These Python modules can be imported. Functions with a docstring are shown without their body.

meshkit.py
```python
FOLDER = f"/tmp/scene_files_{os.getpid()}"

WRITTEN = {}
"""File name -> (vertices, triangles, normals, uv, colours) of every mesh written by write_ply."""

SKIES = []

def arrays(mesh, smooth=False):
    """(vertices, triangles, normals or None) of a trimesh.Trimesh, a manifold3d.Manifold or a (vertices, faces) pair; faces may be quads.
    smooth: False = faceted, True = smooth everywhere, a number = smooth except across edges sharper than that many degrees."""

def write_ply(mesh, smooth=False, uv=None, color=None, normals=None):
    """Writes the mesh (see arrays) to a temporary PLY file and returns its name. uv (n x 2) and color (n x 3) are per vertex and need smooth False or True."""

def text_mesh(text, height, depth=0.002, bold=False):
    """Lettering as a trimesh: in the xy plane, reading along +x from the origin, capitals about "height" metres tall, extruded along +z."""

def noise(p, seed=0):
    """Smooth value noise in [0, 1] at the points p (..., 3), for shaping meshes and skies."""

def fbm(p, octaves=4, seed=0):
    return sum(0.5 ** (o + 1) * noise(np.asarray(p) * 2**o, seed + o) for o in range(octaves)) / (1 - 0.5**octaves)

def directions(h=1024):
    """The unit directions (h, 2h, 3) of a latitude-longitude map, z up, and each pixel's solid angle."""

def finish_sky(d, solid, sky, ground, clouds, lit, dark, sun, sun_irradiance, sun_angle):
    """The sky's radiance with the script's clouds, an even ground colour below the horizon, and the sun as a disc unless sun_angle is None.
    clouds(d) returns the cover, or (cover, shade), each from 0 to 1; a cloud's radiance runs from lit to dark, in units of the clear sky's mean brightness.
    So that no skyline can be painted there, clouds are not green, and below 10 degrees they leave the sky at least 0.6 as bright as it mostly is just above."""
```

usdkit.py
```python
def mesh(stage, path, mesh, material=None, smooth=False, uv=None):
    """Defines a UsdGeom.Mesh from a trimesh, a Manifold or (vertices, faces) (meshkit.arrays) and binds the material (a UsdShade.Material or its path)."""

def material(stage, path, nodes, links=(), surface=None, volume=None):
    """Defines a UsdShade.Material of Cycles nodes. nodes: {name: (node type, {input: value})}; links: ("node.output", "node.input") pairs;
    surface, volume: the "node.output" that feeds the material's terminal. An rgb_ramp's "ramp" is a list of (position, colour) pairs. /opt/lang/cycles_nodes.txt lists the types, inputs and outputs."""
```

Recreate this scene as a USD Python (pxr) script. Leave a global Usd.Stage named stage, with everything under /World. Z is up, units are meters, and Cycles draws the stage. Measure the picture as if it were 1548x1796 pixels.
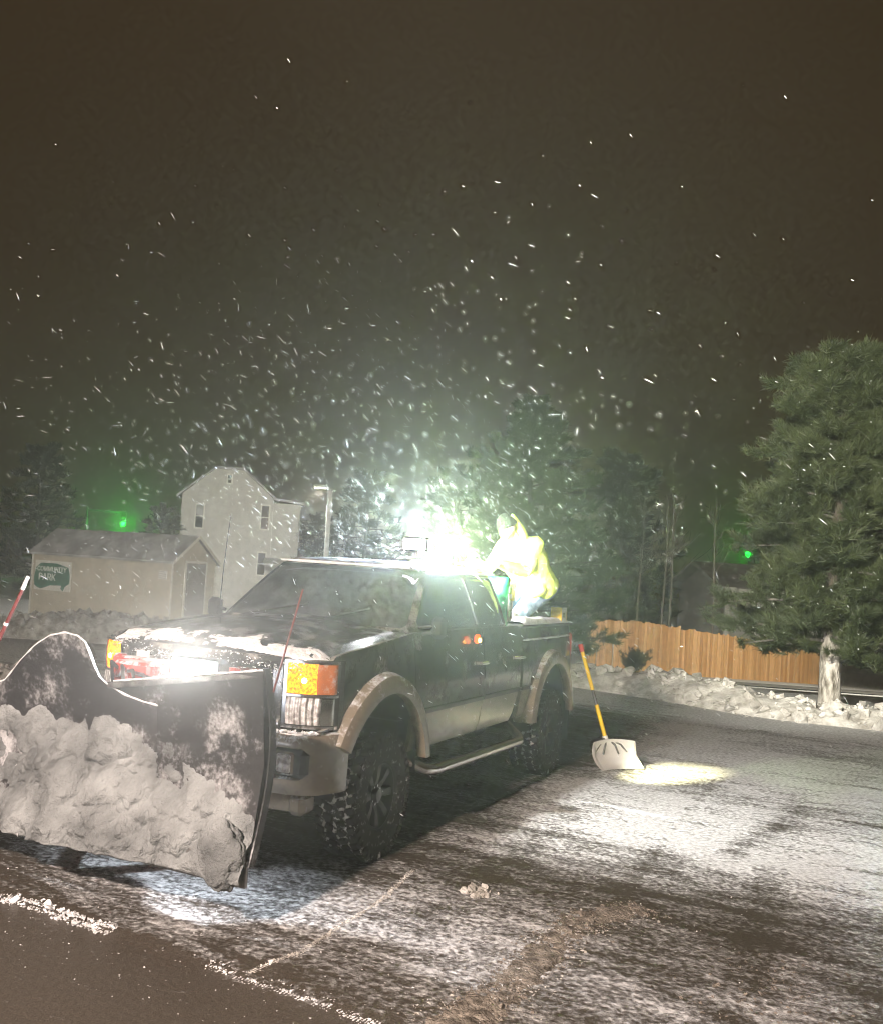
import math, random
import numpy as np, trimesh, manifold3d as m3
from manifold3d import Manifold, CrossSection
from shapely.geometry import Polygon, Point, box as sbox
import usdkit, meshkit
from pxr import Usd, UsdGeom, UsdLux, UsdShade, Gf, Sdf, Vt

stage = Usd.Stage.CreateInMemory()
UsdGeom.SetStageUpAxis(stage, 'Z'); UsdGeom.SetStageMetersPerUnit(stage, 1.0)
world = UsdGeom.Xform.Define(stage, '/World'); stage.SetDefaultPrim(world.GetPrim())
UsdGeom.Scope.Define(stage, '/World/Looks')
rng = np.random.default_rng(7)

# ------------------------------------------------------------------ camera
EYE = 2.05; PITCH = .043; ROLL = .066
cp, sp, cr, sr = math.cos(PITCH), math.sin(PITCH), math.cos(ROLL), math.sin(ROLL)
FWD = np.array([0, cp, sp]); RT = np.array([1, 0, 0.]); UP = np.array([0, -sp, cp])
R2 = cr*RT + sr*UP; U2 = -sr*RT + cr*UP
cam = UsdGeom.Camera.Define(stage, '/World/camera')
M = Gf.Matrix4d(); 
for i, row in enumerate((R2, U2, -FWD, np.array([0, 0, EYE]))):
    M.SetRow(i, Gf.Vec4d(*map(float, row), 1.0 if i == 3 else 0.0))
cam.AddTransformOp().Set(M)
cam.CreateHorizontalApertureAttr(36.0); cam.CreateVerticalApertureAttr(36.0*1024/882)
cam.CreateFocalLengthAttr(1800/1548*36); cam.CreateHorizontalApertureOffsetAttr(231/1548*36); cam.CreateVerticalApertureOffsetAttr(13/1548*36)
cam.CreateClippingRangeAttr((0.05, 2000.0))
cam.CreateExposureAttr(0.0)

# ------------------------------------------------------------------ sky and lights
SUN_EL, SUN_ROT = math.radians(-9), math.radians(210)
def mat(name, nodes, links=(), surface=None, volume=None):
    return usdkit.material(stage, '/World/Looks/' + name, nodes, links, surface=surface, volume=volume)
sky_mat = mat('night_sky', {
    'sky': ('sky_texture', {'sky_type': 'single_scattering', 'sun_disc': False, 'sun_elevation': SUN_EL, 'sun_rotation': SUN_ROT}),
    'tc': ('texture_coordinate', {}),
    'n': ('noise_texture', {'scale': 1.6, 'detail': 3.0}),
    'cl': ('rgb_ramp', {'ramp': [(.3, (.15, .088, .027)), (.7, (.225, .133, .046))]}),
    'mx': ('mix', {'fac': .92}),
    'bg': ('background_shader', {'strength': .15})},
    [('tc.generated', 'n.vector'), ('n.fac', 'cl.fac'), ('sky.color', 'mx.color1'), ('cl.color', 'mx.color2'), ('mx.color', 'bg.color')], surface='bg.background')
dome = UsdLux.DomeLight.Define(stage, '/World/sky')
dome.GetPrim().SetCustomDataByKey('kind', 'structure')
UsdShade.MaterialBindingAPI.Apply(dome.GetPrim()).Bind(sky_mat)
sun = UsdLux.DistantLight.Define(stage, '/World/moon_glow')
sun.CreateNormalizeAttr(True); sun.CreateIntensityAttr(.004); sun.CreateAngleAttr(25.0); sun.CreateColorAttr((1, .9, .78))
sun.AddRotateXYZOp().Set((35, 0, 150))

def aim(p, d):
    """Matrix whose -z looks along d from p."""
    z = -np.asarray(d, float); z /= np.linalg.norm(z)
    x = np.cross([0, 0, 1.0], z) if abs(z[2]) < .95 else np.cross([0, 1.0, 0], z); x /= np.linalg.norm(x); y = np.cross(z, x)
    m = Gf.Matrix4d()
    for i, row in enumerate((x, y, z, p)):
        m.SetRow(i, Gf.Vec4d(*map(float, row), 1.0 if i == 3 else 0.0))
    return m
def rect_light(name, p, d, w, h, power, col, cone=None, soft=.3):
    l = UsdLux.RectLight.Define(stage, '/World/' + name); l.AddTransformOp().Set(aim(p, d))
    l.CreateWidthAttr(w); l.CreateHeightAttr(h); l.CreateIntensityAttr(power); l.CreateNormalizeAttr(True); l.CreateColorAttr(col)
    if cone: s = UsdLux.ShapingAPI.Apply(l.GetPrim()); s.CreateShapingConeAngleAttr(cone); s.CreateShapingConeSoftnessAttr(soft)
def ball_light(name, p, r, power, col, d=None, cone=None, soft=.3):
    l = UsdLux.SphereLight.Define(stage, '/World/' + name); l.AddTransformOp().Set(aim(p, d if d is not None else (0, 0, -1)))
    l.CreateRadiusAttr(r); l.CreateIntensityAttr(power); l.CreateNormalizeAttr(True); l.CreateColorAttr(col)
    if cone: s = UsdLux.ShapingAPI.Apply(l.GetPrim()); s.CreateShapingConeAngleAttr(cone); s.CreateShapingConeSoftnessAttr(soft)

YAW = 4.197; TX, TY = -.215, 7.845                       # the truck: x forward from the front axle, y to its left
CY, SY = math.cos(YAW), math.sin(YAW)
def T(x, y, z=0.0): return np.array([TX + x*CY - y*SY, TY + x*SY + y*CY, z])
def TD(x, y, z=0.0): return np.array([x*CY - y*SY, x*SY + y*CY, z])
LAMP = T(-1.23, .60, 2.27)
P_FLOOD, P_OMNI, P_SPOT, P_PLOW, P_BEACON, P_STREET, P_NEAR, P_FAR, P_CARGO, P_RIGHT, P_LEFT = 120, 560, 2600, 38, 250, 1700, 1000, 20000, 125, 3000, 2600
rect_light('roof_flood_light', LAMP + np.array([.05, .06, 0]), (.55, .72, -.30), .22, .09, P_FLOOD, (1, .99, .93))
GLARE = T(-1.83, .36, 2.262)
ball_light('roof_glare_light', GLARE, .05, P_OMNI, (.58, .74, 1))  # glare set apart from the work light, added where the roof screens it
ball_light('roof_spot_light', LAMP + np.array([.08, .08, .02]), .03, P_SPOT, (1, .92, .50), np.array([3.95, 11.25, 0]) - LAMP, 6.5, .9)
rect_light('cargo_bed_light', T(-3.075, .10, 2.06), TD(-.85, .12, -.35), .22, .05, P_CARGO, (1, .98, .90))
PL = T(1.62, .48, 1.36)
ball_light('plow_glare_light', PL + TD(.11, 0, .03), .03, 36, (.86, .92, 1))
rect_light('plow_lamp_light', PL + TD(.09, 0), TD(1, .05, -.12), .22, .07, P_PLOW, (.93, .95, 1))
ball_light('roof_beacon_light', T(-2.5, .36, 2.27), .035, P_BEACON, (.62, 1, .40))
rect_light('far_street_light', (.42, 50.15, 5.56), (-.28, .9, -.40), .3, .2, P_STREET, (1, .98, .88))
NEAR = np.array([-4.2, -2.2, 6.0])
for k_, p_ in enumerate(((-19.91, 109.6, 5.0), (34.22, 79.6, 5.0))): ball_light(f'green_signal_light_{"ab"[k_]}', p_, .20, (420, 160)[k_], (.003, 1, .03))
rect_light('unseen_near_street_light', NEAR, np.array([.9, 6.4, 0]) - NEAR, .5, .3, P_NEAR, (1, .80, .68), 40, .8)  # unseen lamp, added because the plow face is lit from this side
ball_light('added_pine_light', NEAR + np.array([.3, .2, .3]), .10, P_FAR, (1, .96, .80), np.array([9.2, 18, 3.4]) - NEAR, 11.5, .7)  # spot added to brighten the pine, with no lamp body of its own
RIGHT_L, LEFT_L = np.array([20.5, 26.5, 6.2]), np.array([-15.0, 21.0, 6.2])  # unseen lamps, added because the fence and shed stand lit
ball_light('unseen_right_street_light', RIGHT_L, .10, P_RIGHT, (1, .93, .74), np.array([13.5, 36.5, 0]) - RIGHT_L, 48, .6)
ball_light('unseen_left_street_light', LEFT_L, .10, P_LEFT, (1, .96, .85), np.array([-6.8, 46, 1.6]) - LEFT_L, 34, .6)
HAZE = .0062

# ------------------------------------------------------------------ helpers
counts = {}
def numbered(parent, name):
    k = (parent, name); n = counts.get(k, 0); counts[k] = n + 1
    return name if n == 0 else f'{name}_{n:03d}'
def tag(p, label=None, cat=None, group=None, kind=None):
    p = p.GetPrim() if hasattr(p, 'GetPrim') else p
    for k, v in (('label', label), ('category', cat), ('group', group), ('kind', kind)):
        if v: p.SetCustomDataByKey(k, v)
    return p
def path_of(parent): return '/World' if parent is None else str((parent.GetPrim() if hasattr(parent, 'GetPrim') else parent).GetPath())
def obj(name, mesh, m, parent=None, smooth=30, label=None, cat=None, group=None, kind=None, attr=None):
    pp = path_of(parent); path = pp + '/' + numbered(pp, name)
    if isinstance(mesh, list): mesh = cat_(mesh)
    g = usdkit.mesh(stage, path, mesh, m, smooth=True if attr is not None else smooth)
    if attr is not None:
        for k, v in attr.items():
            UsdGeom.PrimvarsAPI(g).CreatePrimvar(k, Sdf.ValueTypeNames.FloatArray, 'vertex').Set(Vt.FloatArray.FromNumpy(np.asarray(v, np.float32)))
    tag(g, label, cat, group, kind)
    return g
def thing(name, label, cat, loc=(0, 0, 0), rz=0.0, group=None, kind=None, scale=None):
    x = UsdGeom.Xform.Define(stage, '/World/' + numbered('/World', name))
    x.AddTranslateOp().Set(Gf.Vec3d(*map(float, loc))); x.AddRotateZOp().Set(math.degrees(rz))
    if scale is not None: x.AddScaleOp().Set(Gf.Vec3f(scale, scale, scale))
    tag(x, label, cat, group, kind); return x
def dup(root, loc, rz, label, scale=1.0, group=None):
    root = root.GetPrim(); was = dict(root.GetCustomData()); base = root.GetName().rstrip('0123456789').rstrip('_')
    x = UsdGeom.Xform.Define(stage, '/World/' + numbered('/World', base))
    x.GetPrim().GetReferences().AddInternalReference(root.GetPath()); x.GetPrim().SetInstanceable(True)
    x.ClearXformOpOrder()
    x.AddTranslateOp().Set(Gf.Vec3d(*map(float, loc))); x.AddRotateZOp().Set(math.degrees(rz)); x.AddScaleOp().Set(Gf.Vec3f(scale, scale, scale))
    tag(x, label, was.get('category'), group or was.get('group')); return x
def cat_(ms):
    V, Fs, n = [], [], 0
    for q in ms:
        v, f, _ = meshkit.arrays(q); V.append(v); Fs.append(f + n); n += len(v)
    return trimesh.Trimesh(np.vstack(V), np.vstack(Fs), process=False)
def tm(m):
    v, f, _ = meshkit.arrays(m); return trimesh.Trimesh(v, f, process=False)
def man(mesh):
    v, f, _ = meshkit.arrays(mesh)
    t = trimesh.Trimesh(v, f, process=True)
    if t.volume < 0: t.invert()
    return Manifold(m3.Mesh(np.asarray(t.vertices, np.float32), np.asarray(t.faces, np.uint32)))
def bx(c, s, b=0.0, rz=0.0, rot=None):
    c = np.asarray(c, float); h = np.asarray(s, float)/2; b = min(b, *(h*.95))
    pts = []
    for sx in (-1, 1):
        for sy in (-1, 1):
            for sz in (-1, 1):
                S = np.array([sx, sy, sz])
                if b > 0:
                    for k in range(3):
                        o = h - b; o[k] = h[k]; pts.append(S*o)
                else: pts.append(S*h)
    t = trimesh.convex.convex_hull(np.array(pts))
    if rot is not None: t.apply_transform(trimesh.transformations.euler_matrix(*rot))
    if rz: t.apply_transform(trimesh.transformations.rotation_matrix(rz, [0, 0, 1]))
    t.apply_translation(c); return t
def frame_of(d):
    d = np.asarray(d, float); d = d/np.linalg.norm(d)
    a = np.cross(d, [0, 0, 1.0] if abs(d[2]) < .9 else [1.0, 0, 0]); a /= np.linalg.norm(a)
    return a, np.cross(d, a), d
def tube(pts, r, n=10, caps=True):
    p = np.asarray(pts, float); r = np.broadcast_to(np.asarray(r, float), (len(p),))
    t = np.gradient(p, axis=0); t /= np.linalg.norm(t, axis=1, keepdims=True) + 1e-12
    a, b, _ = frame_of(t[0]); V = []
    ang = np.arange(n)*2*np.pi/n
    for i in range(len(p)):
        a = a - t[i]*(a @ t[i]); a /= np.linalg.norm(a); b = np.cross(t[i], a)
        V.append(p[i] + r[i]*(np.cos(ang)[:, None]*a + np.sin(ang)[:, None]*b))
    return loft(V, caps)
def loft(rings, caps=True, closed=True):
    rings = [np.asarray(q, float) for q in rings]; n = len(rings[0]); V = np.vstack(rings)
    m_, J = len(rings), np.arange(n if closed else n-1); K = (J+1) % n; I = np.arange(m_-1)[:, None]*n
    F = np.concatenate([np.stack([I+J, I+K, I+n+K], -1).reshape(-1, 3), np.stack([I+J, I+n+K, I+n+J], -1).reshape(-1, 3)])
    if caps:
        for i, fl in ((0, True), (len(rings)-1, False)):
            V = np.vstack([V, rings[i].mean(0)]); c = np.full(len(J), len(V)-1)
            F = np.vstack([F, np.stack([c, i*n+K, i*n+J] if fl else [c, i*n+J, i*n+K], 1)])
    return trimesh.Trimesh(V, F, process=False)
def cyl(p0, p1, r0, r1=None, n=20): return tube([p0, p1], [r0, r0 if r1 is None else r1], n)
def revolve(prof, axis_y=True, n=40, caps=True):
    """prof: (radius, offset) pairs round the y axis."""
    ang = np.arange(n)*2*np.pi/n; R = []
    for r, o in prof: R.append(np.stack([r*np.cos(ang), np.full(n, o), r*np.sin(ang)], 1))
    return loft(R, caps)
def ball(c, r, sub=2, s=(1, 1, 1)):
    t = trimesh.creation.icosphere(sub, 1.0); t.apply_scale(np.asarray(s, float)*r); t.apply_translation(c); return t
def lump(seed, sub=2, amp=.45):
    t = trimesh.creation.icosphere(sub, 1.0); v = t.vertices
    n = meshkit.fbm(v*1.4 + 31.7*seed, 3, seed) - .5
    t.vertices = v*(1 + amp*2*n)[:, None]; return t
def poly_solid(poly, th, warp, edge=.07):
    """A shapely polygon in (a, b) made a slab of thickness th (t from 0 to th), refined and bent by warp(a, b, t)."""
    cs = CrossSection([np.array(r.coords)[:-1] for g in getattr(poly, 'geoms', [poly]) for r in (g.exterior, *g.interiors)], m3.FillRule.EvenOdd)
    mm = cs.extrude(th)
    if edge: mm = mm.refine_to_length(edge)
    v, f, _ = meshkit.arrays(mm)
    w = np.stack(warp(v[:, 0], v[:, 1], v[:, 2]), 1)
    t = trimesh.Trimesh(w, f, process=False)
    if t.volume < 0: t.invert()
    return t
def sheet(xs, ys, z, th=None):
    """Grid heightfield; z(X, Y); with a thickness it is a closed slab."""
    X, Y = np.meshgrid(xs, ys, indexing='ij'); Z = z(X, Y); a, b = X.shape
    V = np.stack([X, Y, Z], -1).reshape(-1, 3); i = np.arange(a*b).reshape(a, b)
    q = np.stack([i[:-1, :-1], i[1:, :-1], i[1:, 1:], i[:-1, 1:]], -1).reshape(-1, 4)
    F = np.vstack([q[:, [0, 1, 2]], q[:, [0, 2, 3]]])
    if th is None: return trimesh.Trimesh(V, F, process=False)
    n = a*b; rim = np.concatenate([i[0, :], i[1:, -1], i[-1, -2::-1], i[-2:0:-1, 0]])
    S = []
    for k in range(len(rim)):
        p, r = rim[k], rim[(k+1) % len(rim)]; S += [(p, r, r+n), (p, r+n, p+n)]
    return trimesh.Trimesh(np.vstack([V, V - [0, 0, th]]), np.vstack([F, F[:, ::-1] + n, np.array(S)]), process=False)
def masked(xs, ys, z, thick):
    """A ragged patch lying on z: only where thick > 0."""
    X, Y = np.meshgrid(xs, ys, indexing='ij'); t = thick(X, Y); Z = z(X, Y) + np.maximum(t, -.004); a, b = X.shape
    V = np.stack([X, Y, Z], -1).reshape(-1, 3); i = np.arange(a*b).reshape(a, b)
    q = np.stack([i[:-1, :-1], i[1:, :-1], i[1:, 1:], i[:-1, 1:]], -1).reshape(-1, 4)
    q = q[t.ravel()[q].max(1) > 0]
    t_ = trimesh.Trimesh(V, np.vstack([q[:, [0, 1, 2]], q[:, [0, 2, 3]]]), process=False); t_.remove_unreferenced_vertices(); return t_
def moved(m, loc=(0, 0, 0), rz=0.0, s=1.0):
    t = tm(m); t.apply_scale(s)
    if rz: t.apply_transform(trimesh.transformations.rotation_matrix(rz, [0, 0, 1]))
    t.apply_translation(loc); return t
def sstep(a, b, x): t = np.clip((np.asarray(x, float)-a)/(b-a), 0, 1); return t*t*(3-2*t)

# ------------------------------------------------------------------ materials
def plain(name, col, rough=.5, metal=0.0, coat=0.0, **kw):
    return mat(name, {'p': ('principled_bsdf', {'base_color': col, 'roughness': rough, 'metallic': metal, 'coat_weight': coat, **kw})}, surface='p.BSDF')
def varied(name, c1, c2, scale=6.0, rough=.6, bump=.0, bscale=None, metal=0.0, detail=4.0, lo=.35, hi=.65, dist=.02, stretch=None, coat=0.0):
    nodes = {'g': ('texture_coordinate', {}), 'n': ('noise_texture', {'scale': scale, 'detail': detail}), 'r': ('rgb_ramp', {'ramp': [(lo, c1), (hi, c2)]}),
             'p': ('principled_bsdf', {'roughness': rough, 'metallic': metal, 'coat_weight': coat})}
    links = [('n.fac', 'r.fac'), ('r.color', 'p.base_color')]
    src = 'g.object'
    if stretch: nodes['mp'] = ('mapping', {'scale': stretch}); links.append(('g.object', 'mp.vector')); src = 'mp.vector'
    links.append((src, 'n.vector'))
    if bump:
        nodes['b'] = ('noise_texture', {'scale': bscale or scale*4, 'detail': 4.0}); nodes['bp'] = ('bump', {'strength': bump, 'distance': dist})
        links += [(src, 'b.vector'), ('b.fac', 'bp.height'), ('bp.normal', 'p.normal')]
    return mat(name, nodes, links, surface='p.BSDF')
def dusted(name, col, rough, snow=(.55, .56, .58), amount=(.50, .72), scale=9.0, upw=.22, metal=0.0, coat=.4, fine=60.0):
    """Paint with real snow caught on it, most where the surface looks upward."""
    return mat(name, {
        'tc': ('texture_coordinate', {}), 'geo': ('geometry', {}), 'sx': ('separate_xyz', {}),
        'n': ('noise_texture', {'scale': scale, 'detail': 5.0, 'roughness': .6}), 'f': ('noise_texture', {'scale': fine, 'detail': 2.0}),
        'a': ('math', {'math_type': 'multiply_add', 'value2': upw}), 'c': ('math', {'math_type': 'multiply_add', 'value2': .35}),
        'o': ('math', {'math_type': 'subtract', 'value2': .175}),
        'mr': ('map_range', {'range_type': 'smoothstep', 'from_min': amount[0], 'from_max': amount[1]}),
        'mx': ('mix', {'color1': col, 'color2': snow}), 'mr2': ('map_range', {'to_min': rough, 'to_max': .85}),
        'p': ('principled_bsdf', {'metallic': metal, 'coat_weight': coat, 'coat_roughness': .12})},
        [('tc.object', 'n.vector'), ('tc.object', 'f.vector'), ('geo.normal', 'sx.vector'), ('sx.z', 'a.value1'), ('n.fac', 'a.value3'),
         ('f.fac', 'c.value1'), ('a.value', 'c.value3'), ('c.value', 'o.value1'), ('o.value', 'mr.value'), ('mr.result', 'mx.fac'), ('mr.result', 'mr2.value'),
         ('mx.color', 'p.base_color'), ('mr2.result', 'p.roughness')], surface='p.BSDF')
def glow(name, col, strength, col2=None, scale=14.0, lo=.35, hi=.65):
    if col2 is None: return mat(name, {'e': ('emission', {'color': col, 'strength': strength})}, surface='e.emission')
    return mat(name, {'tc': ('texture_coordinate', {}), 'n': ('noise_texture', {'scale': scale, 'detail': 3.0}), 'r': ('rgb_ramp', {'ramp': [(lo, col), (hi, col2)]}),
                      'e': ('emission', {'strength': strength})}, [('tc.object', 'n.vector'), ('n.fac', 'r.fac'), ('r.color', 'e.color')], surface='e.emission')
def pane(name, tint, refl=1.0, rough=.02):
    return mat(name, {'f': ('fresnel', {'IOR': 1.5}), 't': ('transparent_bsdf', {'color': tint}), 'g': ('glossy_bsdf', {'color': (refl,)*3, 'roughness': rough}), 'm': ('mix_closure', {})},
               [('f.fac', 'm.fac'), ('t.BSDF', 'm.closure1'), ('g.BSDF', 'm.closure2')], surface='m.closure')
def snow_mat(name, c1=(.62, .63, .65), c2=(.82, .83, .85), scale=5.0, bscale=28.0, bump=.7, dist=.03):
    return varied(name, c1, c2, scale, .75, bump, bscale, dist=dist)
SNOW = snow_mat('snow'); SNOW_DIRTY = snow_mat('dirty_snow', (.36, .34, .31), (.70, .69, .66), 6.0)
SLUSH = snow_mat('brown_slush', (.10, .085, .068), (.36, .32, .275), 14.0, 60.0, 1.0)
SNOW_PACK = varied('packed_snow', (.10, .108, .112), (.36, .385, .395), 2.8, .9, .8, 70.0, dist=.02, lo=.30, hi=.66)
BLACK_PAINT = dusted('dark_paint', (.016, .017, .018), .14, snow=(.34, .32, .29), amount=(.50, .95), scale=5.0)
HOOD_PAINT = dusted('dusted_hood_paint', (.014, .016, .02), .2, snow=(.42, .42, .43), amount=(.56, .98), scale=6.0, upw=.12, fine=150)
TAN_PAINT = dusted('tan_paint', (.175, .145, .110), .3, amount=(.60, .82))
PLASTIC = plain('black_plastic', (.015, .015, .016), .5)
CHROME = plain('chrome', (.75, .75, .76), .18, 1.0)
STEEL = varied('worn_steel', (.12, .12, .125), (.3, .3, .3), 9, .45, metal=.8)
RUBBER = dusted('tyre_rubber', (.018, .018, .019), .7, amount=(.60, .72), scale=16, upw=.0, coat=0, fine=110)
TREAD_SNOW = varied('snowy_rubber', (.018, .018, .018), (.42, .41, .41), 26, .8, .6, 60, lo=.58, hi=.74)
RIM = plain('dark_rim', (.03, .03, .032), .34, .6)
GLASS = pane('car_glass', (.42, .47, .46)); DUSTY = mat('dusty_windscreen', {'f': ('fresnel', {'IOR': 1.5}), 't': ('transparent_bsdf', {'color': (.42, .47, .46)}), 'g': ('glossy_bsdf', {'color': (1, 1, 1), 'roughness': .03}), 'm': ('mix_closure', {}),
    'tc': ('texture_coordinate', {}), 'n': ('noise_texture', {'scale': 5.0, 'detail': 6.0, 'roughness': .7}), 'mr': ('map_range', {'from_min': .38, 'from_max': .78, 'to_min': .015, 'to_max': .15}), 'd': ('diffuse_bsdf', {'color': (.6, .62, .64)}), 'm2': ('mix_closure', {})},
    [('f.fac', 'm.fac'), ('t.BSDF', 'm.closure1'), ('g.BSDF', 'm.closure2'), ('tc.object', 'n.vector'), ('n.fac', 'mr.value'), ('mr.result', 'm2.fac'), ('m.closure', 'm2.closure1'), ('d.BSDF', 'm2.closure2')], surface='m2.closure')
CLEAR = pane('clear_lens', (.85, .85, .84), .9, .06)
SEAT = varied('seat_cloth', (.03, .03, .032), (.06, .06, .062), 20, .85)
AMBER = glow('lit_amber_lens', (.8, .06, .002), 3.0, (1.0, .42, .015), 60.0, .25, .70)
AMBER_OFF = dusted('amber_lens', (.36, .10, .018), .2, snow=(.4, .36, .33), amount=(.52, .8), coat=1.0)
RED = glow('glowing_red', (1, .07, .01), 3.2); REDCORE = glow('glowing_red_core', (1, .45, .08), 14)
RED_OFF = plain('red_lens', (.35, .012, .01), .2, coat=1.0)
LED = glow('lit_led_face', (.95, .97, 1), 60); LED2 = glow('lit_plow_led', (.95, .96, 1), 45)
BEACON = glow('lit_beacon_dome', (.75, 1, .18), 4.0)
PLOW_STEEL = dusted('plow_steel', (.022, .022, .025), .45, snow=(.42, .43, .45), amount=(.46, .78), scale=4.0, upw=.15, coat=.1, fine=45)
RED_PAINT = dusted('red_paint', (.36, .03, .022), .4, amount=(.52, .72))
STICK = varied('marker_red', (.07, .010, .009), (.20, .04, .036), 3, .5)
WHITE_PAINT = plain('white_paint', (.78, .78, .76), .5)
YELLOW = varied('yellow_handle', (.75, .50, .01), (.86, .62, .03), 4, .4)
JACKET = varied('hi_vis_cloth', (.62, .82, .12), (.74, .88, .20), 7, .8, .35, 25)
JEANS = varied('denim', (.10, .15, .22), (.24, .31, .40), 12, .85, .4, 60)
KNIT = varied('dark_knit', (.004, .0045, .0045), (.022, .024, .023), 34, .9, .6, 80, lo=.42, hi=.6)
SKIN = plain('skin', (.55, .33, .22), .5)
BOOT = plain('boot_leather', (.025, .02, .018), .6)
GREEN_BAG = plain('green_plastic', (.0, .30, .12), .4)

# ------------------------------------------------------------------ ground
U_ = np.array([.85, -.527]); V_ = np.array([.527, .85])           # along the drive's edge, and across it
EDGE0 = np.array([-.55, 5.42])
def drop(y): 
    y = np.asarray(y, float); t = np.clip(y-20, 0, 26); return -.062*t*sstep(-3, 8, t)
def ground_z(x, y):
    x = np.asarray(x, float); return drop(y) - .012*np.clip(x-9, 0, 20)*sstep(22, 34, y)
def edge_v(x, y): return (x-EDGE0[0])*V_[0] + (y-EDGE0[1])*V_[1]
def wob(x, y): return .10*np.sin(2.1*(x*U_[0]+y*U_[1])+.6) + .05*np.sin(6.3*(x*U_[0]+y*U_[1]))
def f3(x, y, s, seed, oct=4): return meshkit.fbm(np.stack([np.asarray(x)*s, np.asarray(y)*s, np.zeros_like(np.asarray(x, float))+.37*seed], -1), oct, seed)
def relief(x, y):
    near = sstep(30, 14, y)
    v = edge_v(x, y)
    r = .022*(f3(x, y, 1.1, 3)-.5) + .030*np.maximum(f3(x, y, 4.0, 5)-.52, 0)
    u = x*U_[0]+y*U_[1]; w = x*V_[0]+y*V_[1]
    st = f3(u*.12, w*2.2, 1.0, 9, 3)
    r += .03*np.maximum(st-.5, 0)
    return np.where(v > 0, r, .25*r - .01)*near
def zz(x, y): return ground_z(x, y) + relief(x, y)
def axis(a, b, step, far):
    m = np.arange(a, b, step); k = step*1.25**np.arange(1, 60)
    lo, hi = a-np.cumsum(k), b+np.cumsum(k)
    return np.concatenate([lo[lo > -far][::-1], m, hi[hi < far]])
gx, gy = axis(-6.0, 9.5, .06, 420), axis(3.4, 19.0, .06, 420)
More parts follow.
